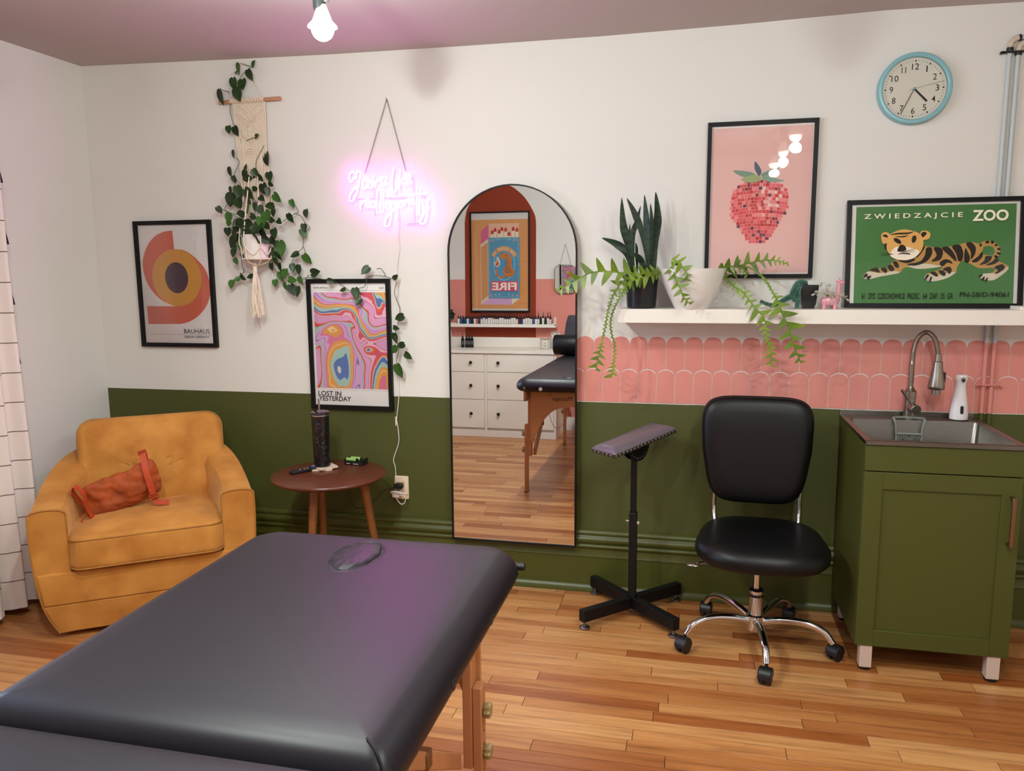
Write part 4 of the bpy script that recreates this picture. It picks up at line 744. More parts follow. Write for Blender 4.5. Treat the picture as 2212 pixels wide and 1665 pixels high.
# face hole plug with its groove
px_, py_ = -.787, -1.775
def ell(a, b, z, n=40): return [(px_+a*cos(t), py_+b*sin(t), z) for t in [2*pi*j/n for j in range(n)]]
MB().loft([ell(.0575, .0975, .788), ell(.060, .100, .7922), ell(.0625, .1025, .7928), ell(.066, .106, .7905)], False, False).build('face_hole_rim', mat('rim_vinyl', '0b0a0c', .5), r, smooth=60)
def ew(a, b, z, amp): return [(px_+(a+amp*sin(9*t))*cos(t), py_+(b+amp*sin(9*t+1))*sin(t), z+amp*.9*sin(11*t)) for t in [2*pi*j/60 for j in range(60)]]
MB().loft([ew(.055, .095, .786, 0), ew(.056, .096, .791, .0006), ew(.051, .089, .7955, .001), ew(.038, .068, .798, .0006), ew(.015, .03, .799, 0)]).build('face_hole_plug', m_vinyl, r, smooth=70)
# side fittings
for x_, m__ in ((-1.075, m_chrome), (-.965, mat('socket_white', 'd8d4d0', .4))):
    MB().loft([[(x_+q*cos(t), -1.598+d, .728+q*sin(t)) for t in [2*pi*j/20 for j in range(20)]] for q, d in ((.012, -.01), (.012, .004), (.006, .005))]).build('end_socket', m__, r)
MB().tube([(-.450, -1.655, .748), (-.393, -1.655, .748)], .010, 14).build('outrigger_peg', m_plastic_b, r, bevel=.002)
for y in (-1.935, -2.205):
    mb = MB(); mb.loft([[(-.4045-d, y+a*cos(t), .737+b*sin(t)) for t in [2*pi*j/24 for j in range(24)]] for a, b, d in ((.016, .011, .003), (.016, .011, .0006), (.013, .008, .0004), (.011, .006, .003))]).build('side_socket', m_plastic_b, r)
MB().tube(cr([(-.458, TYM+.050, .7915), (-.436, TYM+.032, .785), (-.421, TYM+.018, .769), (-.412, TYM+.010, .748), (-.412, TYM+.010, .715)], 5), .002, 6).build('corner_seam', mat('stitching', '080709', .7), r)
# raised head section and bolster at the near end
MB().pad(rrf(.50, .05, .02, 0, 0), [(.0, 0), (.005, .02), (.03, .27), (.045, .33), (.06, .34)]).build('headrest', m_vinyl, r, smooth=60, local=True).matrix_local = Matrix.Translation((-.10, -.90, .796)) @ Matrix.Rotation(rad(8), 4, 'X')
bo = MB(); bo.loft([[(-1.175+t, -3.28+q*cos(a), .885+q*sin(a)) for a in [2*pi*j/32 for j in range(32)]] for t, q in ((0, .06), (.008, .082), (.02, .088), (.52, .088), (.532, .082), (.54, .06))])
tag(bo.build('bolster', m_leather), 'black vinyl cylindrical bolster lying across the massage table, seen in mirror', 'bolster')

# ------------------------------------------------------------------ armchair
m_vel = mat('mustard_velvet', 'b97426', .85, var=.2, vscale=9, bump=.15, bscale=90, sheen=.45, col2='c4873a'); MC['mustard_velvet'].node_tree.nodes['Principled BSDF'].inputs['Sheen Tint'].default_value = lin('ffd9a0')
A0 = thing('armchair', 'mustard velvet barrel armchair with piped cushions in the left corner', 'armchair', (-2.19, -.745, 0), rad(36.5))
# shell: plan path from the front of one arm round the back to the other arm (local: x right, y back)
def plan(w, d, n=40, pw=2.6):
    out = []
    for i in range(n+1):
        a = -pi*.5*0+pi*(i/n); x = -w*math.copysign(abs(cos(a))**(2/pw), cos(a)); y = d*abs(sin(a))**(2/pw); out.append((x, y))
    return out
NP = 44
def topz(y): t = max(0, min(1, y/.70)); return .548+.145*t*t*(3-2*t)
levels = [(.025, .350, .60, .02), (.08, .375, .63, .012), (.15, .398, .655, .006), (.26, .415, .675, 0), (.38, .423, .69, 0), (.50, .424, .70, 0)]
rings = []
for z, w, d, off in levels: rings.append([(x, y+off, z) for x, y in plan(w, d, NP)])
P1 = plan(.424, .70, NP); P2 = plan(.415, .69, NP); P3 = plan(.36, .63, NP); P4 = plan(.305, .575, NP); P5 = plan(.29, .56, NP)
rings.append([(x, y, topz(y)-.035) for x, y in P1]); rings.append([(x, y, topz(y)-.008) for x, y in P2]); rings.append([(x, y, topz(y)) for x, y in P3]); rings.append([(x, y, topz(y)-.010) for x, y in P4]); rings.append([(x, y, topz(y)-.04) for x, y in P5])
rings.append([(x, y, .40) for x, y in P5]); rings.append([(x, y, .24) for x, y in P5])
mb = MB(); mb.loft(rings, False, False, close=False)
for s in (0, -1):   # front faces of the arms
    f = [rg[s] for rg in rings]; f += [(f[-1][0]*.9, f[-1][1], .24), (f[0][0]*.8, f[0][1], .025)]
    mb.add(f, [list(range(len(f)))])
mb.build('shell', m_vel, A0, local=True, smooth=50)
# front apron between the arms, with its lower band
fr = MB()
def apron(z0, z1, w0, w1, y): return [[(x, yy, z) for x, yy in ((-w, y-.004), (0, y-.018), (w, y-.004), (w, y+.10), (-w, y+.10))] for z, w in ((z0, w0), (z1, w1))]
fr.loft(apron(.152, .285, .395, .413, .0)); fr.build('front_apron', m_vel, A0, local=True, smooth=0, bevel=.006)
fr = MB(); fr.loft([[(x, yy, z) for x, yy in ((-w, y-.004), (0, y-.018), (w, y-.004), (w, y+.3), (-w, y+.3))] for z, w, y in ((.025, .350, .024), (.085, .376, .012), (.150, .397, .003))]); fr.build('base_band', m_vel, A0, local=True, smooth=30, bevel=.004)
m_pipe = mat('mustard_piping', 'a26c26', .7)
pp = MB(); pp.tube([(x*1.003, y*1.003-.003+o, z) for x, y, z, o in [(x, y, .151, .006) for x, y in plan(.400, .656, NP)]], .004, 6)
for s in (-1, 1): pp.tube(cr([(s*.352, .020, .025), (s*.377, .010, .08), (s*.400, .003, .15), (s*.417, -.002, .26), (s*.425, -.002, .38), (s*.426, -.002, .50), (s*.418, -.001, .538), (s*.36, -.001, .548), (s*.30, -.001, .538), (s*.291, -.001, .50), (s*.291, -.001, .3)], 5), .0035, 6)
pp.build('piping', m_pipe, A0, local=True)
MB().lathe([(.24, 0), (.24, .03)], 36, (0, .34, 0)).build('swivel_base', m_plastic_b, A0, local=True)
def cush(w, d, h, r_, crown=.02, seg=6): 
    pf = [(r_*(1-sin(pi/2*i/seg)), -h/2+r_*(1-cos(pi/2*i/seg))) for i in range(seg+1)]+[(r_*(1-cos(pi/2*i/seg)), h/2-r_+r_*sin(pi/2*i/seg)) for i in range(seg+1)]
    pf = [(pf[0][0]+.12, pf[0][1]-crown*.3)]+pf+[(r_+.05, h/2+crown*.55), (r_+.11, h/2+crown*.9), (r_+.2, h/2+crown)]
    return MB().pad(lambda i: rr(w-2*i, d-2*i, max(r_+.035-i, .035), 6), pf)
c_ = cush(.585, .52, .14, .028, .028); so = c_.build('seat_cushion', m_vel, A0, local=True, smooth=70); so.matrix_local = Matrix.Translation((0, .212, .362))
sp = MB()
for z in (.058, -.060): sp.tube([(x, y, z) for x, y in rr(.580, .515, .055, 6)], .0035, 6, closed=True)
sp.build('piping', m_pipe, so, local=True).matrix_local = Matrix.Identity(4)
c_ = cush(.615, .43, .16, .035, .035); bo_ = c_.build('back_cushion', m_vel, A0, local=True, smooth=70)
bo_.matrix_local = Matrix.Translation((.03, .475, .600)) @ Matrix.Rotation(rad(78), 4, 'X')
# wrinkles: displace cushions a little
for o, s_ in ((so, .010), (bo_, .020)):
    md = o.modifiers.new('sub', 'SUBSURF'); md.subdivision_type = 'SIMPLE'; md.levels = md.render_levels = 2
    tx_ = bpy.data.textures.new('soft_folds', 'CLOUDS'); tx_.noise_scale = .17; tx_.noise_depth = 2; md = o.modifiers.new('folds', 'DISPLACE'); md.texture = tx_; md.strength = s_; md.mid_level = .5; md.texture_coords = 'LOCAL'
sp = MB(); sp.tube([(x, y, .045) for x, y in rr(.612, .428, .07, 6)], .0035, 6, closed=True)
sp.build('piping', m_pipe, bo_, local=True)
# rust sling bag slumped between the cushions
BG = thing('sling_bag', 'rust orange fabric sling bag with webbing straps slumped on the armchair seat', 'bag', (-2.40, -.62, .44), rad(36.5))
m_rust = mat('rust_fabric', '9c4412', .75, var=.25, vscale=14, bump=.4, bscale=120); m_web = mat('orange_webbing', 'b03c14', .6, bump=.3, bscale=400)
mb = MB(); N_ = 18
for i in range(N_+1):
    t = i/N_; x = -.15+.30*t; h = .080*(1-.08*abs(2*t-1)**4)*(1 if .03 < t < .97 else .8); zc = .052+.10*t+.004*sin(9*t); th = .028*(1-abs(2*t-1)**4)+.006
    ring = [(x+.03*sin(a)*-.4, -.005+th*cos(a)*(1+.12*sin(7*t+3*a))+.035*(1-sin(a))*.2, zc+h*math.copysign(abs(sin(a))**.75, sin(a))+.003*sin(13*t+2*a)) for a in [2*pi*j/20 for j in range(20)]]
    mb.loft([ring, ring], False, False) if False else None
    if i == 0: rgs = []
    rgs.append(ring)
MB().loft(rgs).build('pouch', m_rust, BG, local=True, smooth=80); po_ = BG.children[0]; md = po_.modifiers.new('sub', 'SUBSURF'); md.levels = md.render_levels = 2; tx_ = bpy.data.textures.new('fabric_folds', 'CLOUDS'); tx_.noise_scale = .05; tx_.noise_depth = 1; md = po_.modifiers.new('folds', 'DISPLACE'); md.texture = tx_; md.strength = .012; md.texture_coords = 'LOCAL'; po_ = BG.children[0]; md = po_.modifiers.new('sub', 'SUBSURF'); md.levels = md.render_levels = 2; tx_ = bpy.data.textures.new('fabric_folds', 'CLOUDS'); tx_.noise_scale = .05; tx_.noise_depth = 1; md = po_.modifiers.new('folds', 'DISPLACE'); md.texture = tx_; md.strength = .012; md.texture_coords = 'LOCAL'
def strap(path, w, ax, name='strap', th=.0015):
    P = [V(p) for p in path]; mb = MB(); rg = []
    for i, p in enumerate(P):
        t = (P[min(i+1, len(P)-1)]-P[max(i-1, 0)]).normalized(); s = (V(ax)-t*V(ax).dot(t)).normalized(); n = t.cross(s); rg.append([p-s*w/2-n*th, p+s*w/2-n*th, p+s*w/2+n*th, p-s*w/2+n*th])
    return mb.loft(rg).build(name, m_web, BG, local=True, smooth=40)
strap(cr([(.125, -.042, .055), (.112, -.05, .12), (.098, -.045, .19), (.088, -.015, .262), (.092, .0, .262), (.10, .004, .2)], 6), .026, (1, 0, .3))
strap(cr([(-.155, -.01, .06), (-.185, -.03, .12), (-.175, -.05, .15), (-.145, -.06, .12), (-.135, -.05, .05), (-.11, -.05, -.012)], 6), .026, (.3, 1, .2))
strap(cr([(-.15, -.03, .03), (-.16, -.06, .0), (-.12, -.075, -.012), (-.05, -.06, .01)], 6), .010, (0, 1, .3))
for p, rz in (((.121, -.0525, .075), 0), ((.088, -.018, .262), .3)):
    b2 = MB().box(-.018, .018, -.003, .003, -.010, -.006).box(-.018, .018, -.003, .003, .006, .010).box(-.018, -.014, -.003, .003, -.010, .010).box(.014, .018, -.003, .003, -.010, .010).box(-.018, .018, -.0025, .0025, -.002, .002)
    b2.build('buckle', mat('orange_plastic', 'a8421c', .4), BG, local=True, bevel=.0008).matrix_local = Matrix.Translation(p) @ Matrix.Rotation(rad(-12), 4, 'Y')
strap([(.12, -.04, .045), (.155, -.045, .04), (.18, -.04, .035)], .022, (0, .2, 1), 'zip_tab')

# ------------------------------------------------------------------ side table and what is on it
sx, sy, szt = -1.585, -.295, .575
r = thing('side_table', 'round walnut side table with three angled round wooden legs', 'table', (sx, sy, 0))
m_wal = mat('walnut_top', '5c2c1c', .33, var=.22, vscale=10, vstretch=(1, 7, 1)); m_tl = mat('table_leg_wood', '7b491f', .4, var=.15, vscale=20, vstretch=(1, 1, .1))
MB().lathe([(.235, szt-.022), (.252, szt-.012), (.2545, szt-.006), (.252, szt-.001), (.249, szt)], 64, (sx, sy, 0)).build('tabletop', m_wal, r)
for (x0, y0), (x1, y1) in (((-.075, .07), (-.115, .14)), ((-.03, -.085), (-.035, -.18)), ((.14, .04), (.225, .07))):
    MB().tube([(sx+x0, sy+y0, szt-.02), (sx+x1, sy+y1, 0)], [.0215, .013], 16).build('leg', m_tl, r)
MB().tube([(sx-.075, sy+.07, szt-.035), (sx+.125, sy+.04, szt-.035)], .012, 8).tube([(sx-.03, sy-.085, szt-.035), (sx+.02, sy+.055, szt-.035)], .012, 8).build('brace', m_tl, r)
tx0, ty0 = -1.652, -.225
def rotd(pts, a, c): return [(c[0]+x*cos(a)-y*sin(a), c[1]+x*sin(a)+y*cos(a)) for x, y in pts]
co = [tag(MB().loft([[(x, y, z) for x, y in rotd(rr(.092, .092, .008, 4), ang, (tx0+dx+.006, ty0+dy))] for z in (z0, z0+.006)]).build('coaster', mat('pale_stone_coaster', 'cfb9a6', .6)), lb, 'coaster', 'coasters under the tumbler')
      for ang, dx, dy, z0, lb in ((.35, -.004, .0, szt+.0002, 'lower square pale coaster under the dark tumbler'), (.85, .006, .004, szt+.0065, 'upper square pale coaster directly under the dark tumbler'))]
tz = szt+.0128
r = thing('tumbler', 'tall dark glitter-scaled tumbler with a metal straw on the side table', 'tumbler', (tx0, ty0, tz))
def glit():
    m = mat('scaled_glitter', '0a0b10', .3, .3, coat=.5); nt = m.node_tree; b = nt.nodes['Principled BSDF']; N = nt.nodes.new; L = nt.links.new
    tc = N('ShaderNodeTexCoord'); v = N('ShaderNodeTexVoronoi'); v.inputs['Scale'].default_value = 130; L(tc.outputs['Object'], v.inputs[0])
    c = N('ShaderNodeValToRGB'); e = c.color_ramp.elements; e[0].color = lin('07070b'); e[1].color = lin('2f3f4a'); k = e.new(.6); k.color = lin('140f18'); k = e.new(.85); k.color = lin('26231a'); s = N('ShaderNodeSeparateColor'); L(v.outputs['Color'], s.inputs[0]); L(s.outputs[0], c.inputs[0]); L(c.outputs[0], b.inputs['Base Color'])
    bp = N('ShaderNodeBump'); bp.inputs['Strength'].default_value = .6; bp.inputs['Distance'].default_value = .001; L(v.outputs['Distance'], bp.inputs['Height']); L(bp.outputs[0], b.inputs['Normal']); return m
MB().lathe([(.033, 0), (.036, .003), (.037, .012), (.0405, .235), (.0405, .24)], 36, (tx0, ty0, tz)).build('cup', glit(), r)
MB().lathe([(.0405, .24), (.0425, .242), (.0425, .250), (.039, .254), (.030, .256), (.003, .256)], 36, (tx0, ty0, tz)).build('lid', mat('dark_lid', '2a1f28', .15, coat=.6), r)
MB().lathe([(.0412, .236), (.0418, .238), (.0412, .2405)], 36, (tx0, ty0, tz), False, False).build('rim_band', m_chrome, r)
MB().tube([(tx0-.002, ty0, tz+.22), (tx0-.006, ty0+.002, tz+.312)], .0042, 12).build('straw', mat('straw_metal', '9c8f92', .3, .8), r)
ra = math.atan2(.117, .076); rc = (-1.706, -.292)
r = thing('remote_control', 'slim black remote control lying on the side table', 'remote', (rc[0], rc[1], szt+.0005), ra)
MB().pad(rrf(.145, .038, .012), [(.004, 0), (0, .004), (0, .011), (.003, .014), (.006, .0145)]).build('body', m_plastic_b, r, local=True)
for x in (-.025, -.005, .01): MB().pad(rrf(.010, .008, .002, x, -.006), [(0, .0142), (0, .0158)]).build('button', mat('pink_button', 'b07a7e', .4), r, local=True)
for x in (-.04, -.02, 0, .02): MB().pad(rrf(.007, .006, .002, x, .009), [(0, .0142), (0, .0156)]).build('button', mat('grey_button', '55535a', .4), r, local=True)
MB().pad(rrf(.024, .024, .005, .045, 0), [(0, .0142), (.001, .0160)]).build('direction_pad', mat('violet_button', '4c3d8c', .4), r, local=True)
r = thing('battery_charger', 'black battery charger with two green cells, at the back of the side table', 'charger', (-1.535, -.115, szt+.0005), rad(-8))
MB().pad(rrf(.098, .056, .006), [(.002, 0), (0, .002), (0, .012), (.002, .014)]).box(-.049, -.042, -.028, .028, .012, .028).box(.042, .049, -.028, .028, .012, .027).box(-.042, .042, -.028, -.025, .012, .018).build('cradle', m_plastic_b, r, local=True, bevel=.001)
MB().box(-.035, -.015, -.0286, -.0279, .005, .008).box(0, .03, -.0286, -.0279, .005, .008).build('printed_marks', mat('white_mark', 'b8b4b0', .6), r, local=True)
m_cell = mat('green_cell', '8fb565', .35)
for nm, x, y, lb in (('battery', -.012, -.014, 'front green battery cell in the charger on the side table'), ('battery', -.004, .010, 'rear green battery cell in the charger on the side table')):
    c = math.cos(rad(-8)), math.sin(rad(-8)); wx, wy = -1.535+x*c[0]-y*c[1], -.115+x*c[1]+y*c[0]
    b = thing(nm, lb, 'battery', (wx, wy, szt+.015), rad(-8), group='green cells in the charger')
    MB().tube([(-.028, 0, .0088), (.024, 0, .0088)], .0083, 16).build('cell', m_cell, b, local=True); MB().tube([(.024, 0, .0088), (.0275, 0, .0088)], .0078, 16).build('cap', m_plastic_b, b, local=True)

# ------------------------------------------------------------------ armrest stand
ax_, ay_ = -.232, -.220
r = thing('armrest_stand', 'black steel tattoo armrest stand with tilted grey studded pad', 'armrest', (ax_, ay_, 0))
for nm, a in (('base_leg', pi/4), ('base_leg', 3*pi/4)):
    u, s = V((cos(a), sin(a), 0)), V((-sin(a), cos(a), 0)); c = V((ax_, ay_, 0))
    for d in (1, -1):
        q = [c+u*d*.017, c+u*d*.272]; MB().loft([[p+s*sx_*.017+V((0, 0, z)) for sx_, z in ((-1, .033), (1, .033), (1, .083), (-1, .083))] for p in q]).build('base_leg', m_matte_black, r, smooth=0, bevel=.003)
        f = c+u*d*.255; ft = MB().lathe([(.006, .012), (.006, .034)], 10, tuple(f)).lathe([(.021, 0), (.022, .003), (.022, .007), (.018, .010), (.009, .013)], 24, tuple(f)).build('levelling_foot', mat('zinc_foot', '8d8b86', .35, 1), r)
MB().box(ax_-.017, ax_+.017, ay_-.017, ay_+.017, .033, .455).build('lower_tube', m_matte_black, r, bevel=.003)
MB().box(ax_-.0125, ax_+.0125, ay_-.0125, ay_+.0125, .44, .715).build('upper_tube', m_matte_black, r, bevel=.002)
MB().tube([(ax_-.03, ay_-.004, .418), (ax_+.02, ay_-.006, .412)], .004, 8).tube([(ax_+.017, ay_-.006, .412), (ax_+.026, ay_-.006, .412)], .009, 8).build('locking_pin', m_chrome, r)
pyaw, pt_ = .838, .178
pc = V((-.230, -.221, .765)); pl_ = V((cos(pyaw)*cos(pt_), sin(pyaw)*cos(pt_), sin(pt_))); ps = V((sin(pyaw), -cos(pyaw), 0)); pn = ps.cross(pl_)*1
if pn.z < 0: pn = -pn
# half-round adjusting plate
dk = MB(); cen = pc-pn*.008; T0 = -ps*.012
arc_ = [cen+pl_*.062*cos(t)+V((0, 0, 1))*0+pn*(-.078*sin(t)) for t in [pi*k/20 for k in range(21)]]
dk.loft([[p+ps*.016 for p in arc_], [p+ps*.020 for p in arc_]]); dk.loft([[p-ps*.020 for p in arc_], [p-ps*.016 for p in arc_]]); dk.build('adjuster_plate', m_matte_black, r, smooth=0)
hl = MB()
for k in range(11):
    t = pi*(.12+.76*k/10); p = cen+pl_*.052*cos(t)-pn*.066*sin(t)+ps*.0203
    hl.loft([[p+pl_*.0025*cos(q)+pn*.0025*sin(q) for q in [2*pi*j/8 for j in range(8)]], [p+ps*.0008+pl_*.0025*cos(q)+pn*.0025*sin(q) for q in [2*pi*j/8 for j in range(8)]]])
hl.build('adjuster_holes', mat('hole_grey', '6a675f', .5), r)
p = cen-pn*.03+pl_*.02; MB().tube([p+ps*.018, p+ps*.028], .007, 12).build('pivot_bolt', m_chrome, r)
PM = Matrix(((pl_.x, ps.x, pn.x, pc.x-ax_), (pl_.y, ps.y, pn.y, pc.y-ay_), (pl_.z, ps.z, pn.z, pc.z), (0, 0, 0, 1)))
MB().pad(rrf(.36, .145, .012), [(0, -.004), (0, .006), (.001, .010), (.006, .014), (.018, .022), (.032, .027), (.05, .0275)]).build('pad', mat('grey_satin_vinyl', '5c555c', .3, spec=.6), r, local=True, smooth=80).matrix_local = PM
MB().box(-.17, .17, -.06, .06, -.012, -.004).build('pad_board', m_matte_black, r, local=True).matrix_local = PM
MB().pad(rrf(.3615, .1465, .012), [(0, -.0055), (0, .0075)]).build('studded_band', mat('dark_band', '2c2826', .5), r, local=True).matrix_local = PM
sd = MB()
for k in range(18):
    x = -.172+.344*k/17
    for s in (-1, 1): sd.sq((x, .0737 if s > 0 else -.0722, .0015), .0042, .0014, .0042, n=8, m=5)
for k in range(1, 6):
    y = -.0725+.145*k/6
    for s in (-1, 1): sd.sq((s*.1812, y, .0015), .0014, .0042, .0042, n=8, m=5)
sd.build('studs', mat('nickel_stud', 'cfc6b8', .2, 1), r, local=True).matrix_local = PM

# ------------------------------------------------------------------ office chair
ox, oy = .262, -.405
r = thing('task_chair', 'armless black leather swivel chair with chrome five-star base', 'chair', (ox, oy, 0), rad(-2))
for k in range(5):
    a = rad(206+72*k-2); u = V((cos(a), sin(a), 0)); s = V((-sin(a), cos(a), 0)); R_ = .292
    pts = cr([u*.03+V((0, 0, .105)), u*.10+V((0, 0, .122)), u*.18+V((0, 0, .128)), u*.25+V((0, 0, .108)), u*.285+V((0, 0, .068))], 6)
    MB().tube(pts, [.0155]*8+[.0155-.0002*i for i in range(len(pts)-8)], 14).build('base_arm', m_chrome, r, local=True)
    c = u*.288
    q = a+rad((35, -20, 60, 15, -50)[k]); w_ = V((-sin(q), cos(q), 0)); f_ = V((cos(q), sin(q), 0)); ct = c+f_*.012
    cs = MB(); cs.tube([c+V((0, 0, .045)), c+V((0, 0, .075))], .006, 8)
    rgs = []
    for sd_ in (-.024, -.020, .020, .024):
        rad_ = .026 if abs(sd_) > .022 else .030
        rgs.append([ct+w_*sd_+V((0, 0, .033))+f_*rad_*cos(t)+V((0, 0, rad_*sin(t))) for t in [pi*(-.08)+pi*1.16*j/14 for j in range(15)]])
    cs.loft(rgs); co_ = cs.build('caster', m_plastic_b, r, local=True)
    for sd_ in (-.013, .013):
        MB().tube([ct+w_*(sd_-.009)+V((0, 0, .025)), ct+w_*(sd_+.009)+V((0, 0, .025))], .0248, 20).build('wheel', m_plastic_b, co_, local=True, bevel=.003)
MB().lathe([(.030, .065), (.034, .07), (.034, .115), (.036, .118), (.036, .128), (.027, .132), (.027, .215), (.029, .218), (.029, .23), (.020, .232)], 28).build('hub', m_chrome, r, local=True)
MB().lathe([(.028, .205), (.028, .232), (.021, .236)], 28).build('hub_collar', m_plastic_b, r, local=True)
MB().lathe([(.0135, .23), (.0135, .36)], 20).build('gas_lift', m_chrome, r, local=True)
MB().box(-.08, .08, -.09, .11, .352, .372).build('seat_plate', m_matte_black, r, local=True, bevel=.003)
def seat_out(i):
    n = 48; out = []
    for k in range(n):
        t = 2*pi*k/n; x, y = cos(t), sin(t); w = (.252 if y < 0 else .245); d = .245 if y > 0 else .262; e = .72 if y < 0 else .62
        x2 = math.copysign(abs(x)**e, x)*(w-i); y2 = math.copysign(abs(y)**e, y)*(d-i)
        if y2 > 0: x2 *= 1-.10*(y2/d)
        out.append((x2+.012, y2+.03))
    return out
MB().pad(seat_out, [(.04, .368), (.015, .372), (.003, .385), (0, .403), (.004, .422), (.018, .440), (.040, .450), (.075, .4535), (.12, .452), (.17, .449), (.2, .448)]).build('seat', m_leather, r, local=True, smooth=80)
bk = MB(); rgs = []
def back_out(i):
    n = 56; out = []
    for k in range(n):
        t = 2*pi*k/n; x, z = cos(t), sin(t); e = .5; e = .40; x2 = math.copysign(abs(x)**e, x); z2 = math.copysign(abs(z)**e, z); wz = .212+.012*z2 if z2 > 0 else .212+.034*z2
        out.append((x2*(wz-i), z2*(.218-i)))
    return out
def bend(p, z0=0): return (p[0], p[1]+.22*p[0]*p[0]*-1+.05*(p[2]+.2)**2, p[2])
bz, by = .742, .20
for i, y in ((.03, .030), (.010, .028), (0, .016), (0, -.004), (.003, -.010), (.005, -.010), (.004, -.014), (.014, -.026), (.035, -.033), (.07, -.036), (.12, -.037), (.17, -.037)):
    rgs.append([bend((x, y, z)) for x, z in back_out(i)])
ob = MB().loft(rgs).build('backrest', m_leather, r, local=True, smooth=80); ob.matrix_local = Matrix.Translation((-.012, by, bz)) @ Matrix.Rotation(rad(-4), 4, 'X')
for x in (-.17, .165): MB().tube(cr([(x+.01, .215, .70), (x, .22, .55), (x, .215, .47), (x*.9, .16, .395), (x*.6, .06, .365), (x*.3, .04, .362)], 5), .0095, 12).build('back_upright', m_chrome, r, local=True)
MB().tube([(-.10, .0, .362), (-.19, -.11, .368), (-.225, -.135, .366)], .005, 8).build('height_lever', m_chrome, r, local=True)
lv_ = MB().sq((-.238, -.148, .364), .026, .012, .005, n=12, m=6).build('lever_paddle', m_chrome, r, local=True)

# ------------------------------------------------------------------ sink cabinet, sink, tap
cx0, cx1, cyf, cyb, cz0, cz1 = .603, 1.112, -.530, -.045, .098, .850
r = thing('sink_cabinet', 'olive green sink cabinet with shaker door on short pale metal feet', 'cabinet', ((cx0+cx1)/2, (cyf+cyb)/2, 0))
MB().box(cx0, cx0+.018, cyf+.019, cyb, cz0, cz1).build('side_panel', m_cab, r, bevel=.001)
MB().box(cx1-.018, cx1, cyf+.019, cyb, cz0, cz1).build('side_panel', m_cab, r, bevel=.001)
MB().box(cx0+.018, cx1-.018, cyf+.022, cyb, cz0, cz0+.018).build('bottom_panel', m_cab, r)
MB().box(cx0+.018, cx1-.018, cyb-.012, cyb, cz0+.018, cz1).build('back_panel', m_cab, r)
MB().box(cx0, cx1, cyf, cyf+.0175, .7565, cz1).build('false_drawer_front', m_cab, r, bevel=.0015)
dr = MB(); X0, X1, Z0, Z1 = cx0+.001, cx1-.001, cz0, .7525
dr.box(X0, X1, cyf+.007, cyf+.0175, Z0, Z1); door = dr.build('door', m_cab, r, bevel=.001)
for q in ((X0, X0+.062, Z0, Z1), (X1-.062, X1, Z0, Z1), (X0+.062, X1-.062, Z1-.062, Z1), (X0+.062, X1-.062, Z0, Z0+.062)): MB().box(q[0], q[1], cyf, cyf+.007, q[2], q[3]).build('door_rail', m_cab, door, bevel=.0012)
MB().box(1.072, 1.084, cyf-.032, cyf-.024, .515, .69).box(1.072, 1.084, cyf-.026, cyf, .515, .524).box(1.072, 1.084, cyf-.026, cyf, .681, .69).build('handle', mat('copper_handle', '9a7a64', .3, 1), door, bevel=.001)
m_ft = mat('painted_metal_foot', 'c4aea0', .4)
for x in (.645, 1.068):
    for y in (-.505, -.085): MB().box(x-.021, x+.021, y-.021, y+.021, .012, cz0).build('foot', m_ft, r, bevel=.001); MB().lathe([(.02, 0), (.021, .003), (.021, .012)], 20, (x, y, 0)).build('foot_pad', m_plastic_b, r)
r = thing('sink', 'square stainless steel utility sink set in the green cabinet top', 'sink', (.858, -.27, .85))
SX0, SX1, SY0, SY1, SZT = .600, 1.116, -.537, -.008, .8655
def rect(x0, x1, y0, y1, z, rd, n=4): return [(x, y, z) for x, y in rr(x1-x0, y1-y0, rd, n, (x0+x1)/2, (y0+y1)/2)]
mb = MB(); mb.loft([rect(SX0, SX1, SY0, SY1, .852, .004), rect(SX0, SX1, SY0, SY1, SZT, .004), rect(SX0+.003, SX1-.003, SY0+.003, SY1-.003, SZT+.0015, .004), rect(SX0+.020, SX1-.020, SY0+.020, SY1-.095, SZT+.0015, .014), rect(SX0+.023, SX1-.023, SY0+.023, SY1-.098, SZT-.004, .016), rect(SX0+.035, SX1-.035, SY0+.035, SY1-.108, .665, .02), rect(SX0+.045, SX1-.045, SY0+.045, SY1-.118, .655, .02)], False)
mb.build('basin', m_steel, r, smooth=40)
MB().box(SX0, 1.105, -.012, -.004, SZT, .884).build('splash_lip', m_steel, r, bevel=.001)
MB().lathe([(.045, .656), (.045, .659), (.03, .6595), (.025, .652)], 24, (.858, -.30, 0)).build('drain', m_chrome, r)
fx, fy, fz = .853, -.062, SZT+.0015
r = thing('tap', 'brushed nickel gooseneck pull-down tap with side lever on the sink', 'tap', (fx, fy, fz))
MB().lathe([(.026, 0), (.026, .004), (.022, .006), (.022, .020), (.021, .085), (.023, .086), (.023, .110), (.014, .122), (.0105, .130)], 28, (fx, fy, fz)).build('body', m_nickel, r)
MB().lathe([(.010, .122), (.010, .215), (.0115, .216), (.0115, .220), (.010, .221)], 20, (fx, fy, fz)).build('riser', m_nickel, r)
gp = cr([(fx, fy, fz+.22), (fx+.002, fy-.002, fz+.275), (fx+.012, fy-.012, fz+.325), (fx+.037, fy-.03, fz+.350), (fx+.060, fy-.05, fz+.330), (fx+.070, fy-.065, fz+.290), (fx+.073, fy-.07, fz+.262)], 26)
MB().tube(gp, [.0092+.0004*(i % 2) for i in range(len(gp))], 14).build('spring_neck', m_nickel, r, smooth=20)
hx, hy = fx+.074, fy-.072; fz += .033
MB().lathe([(.016, .0), (.016, .024)], 24, (hx, hy, fz+.078)).build('nozzle', m_nickel, r)
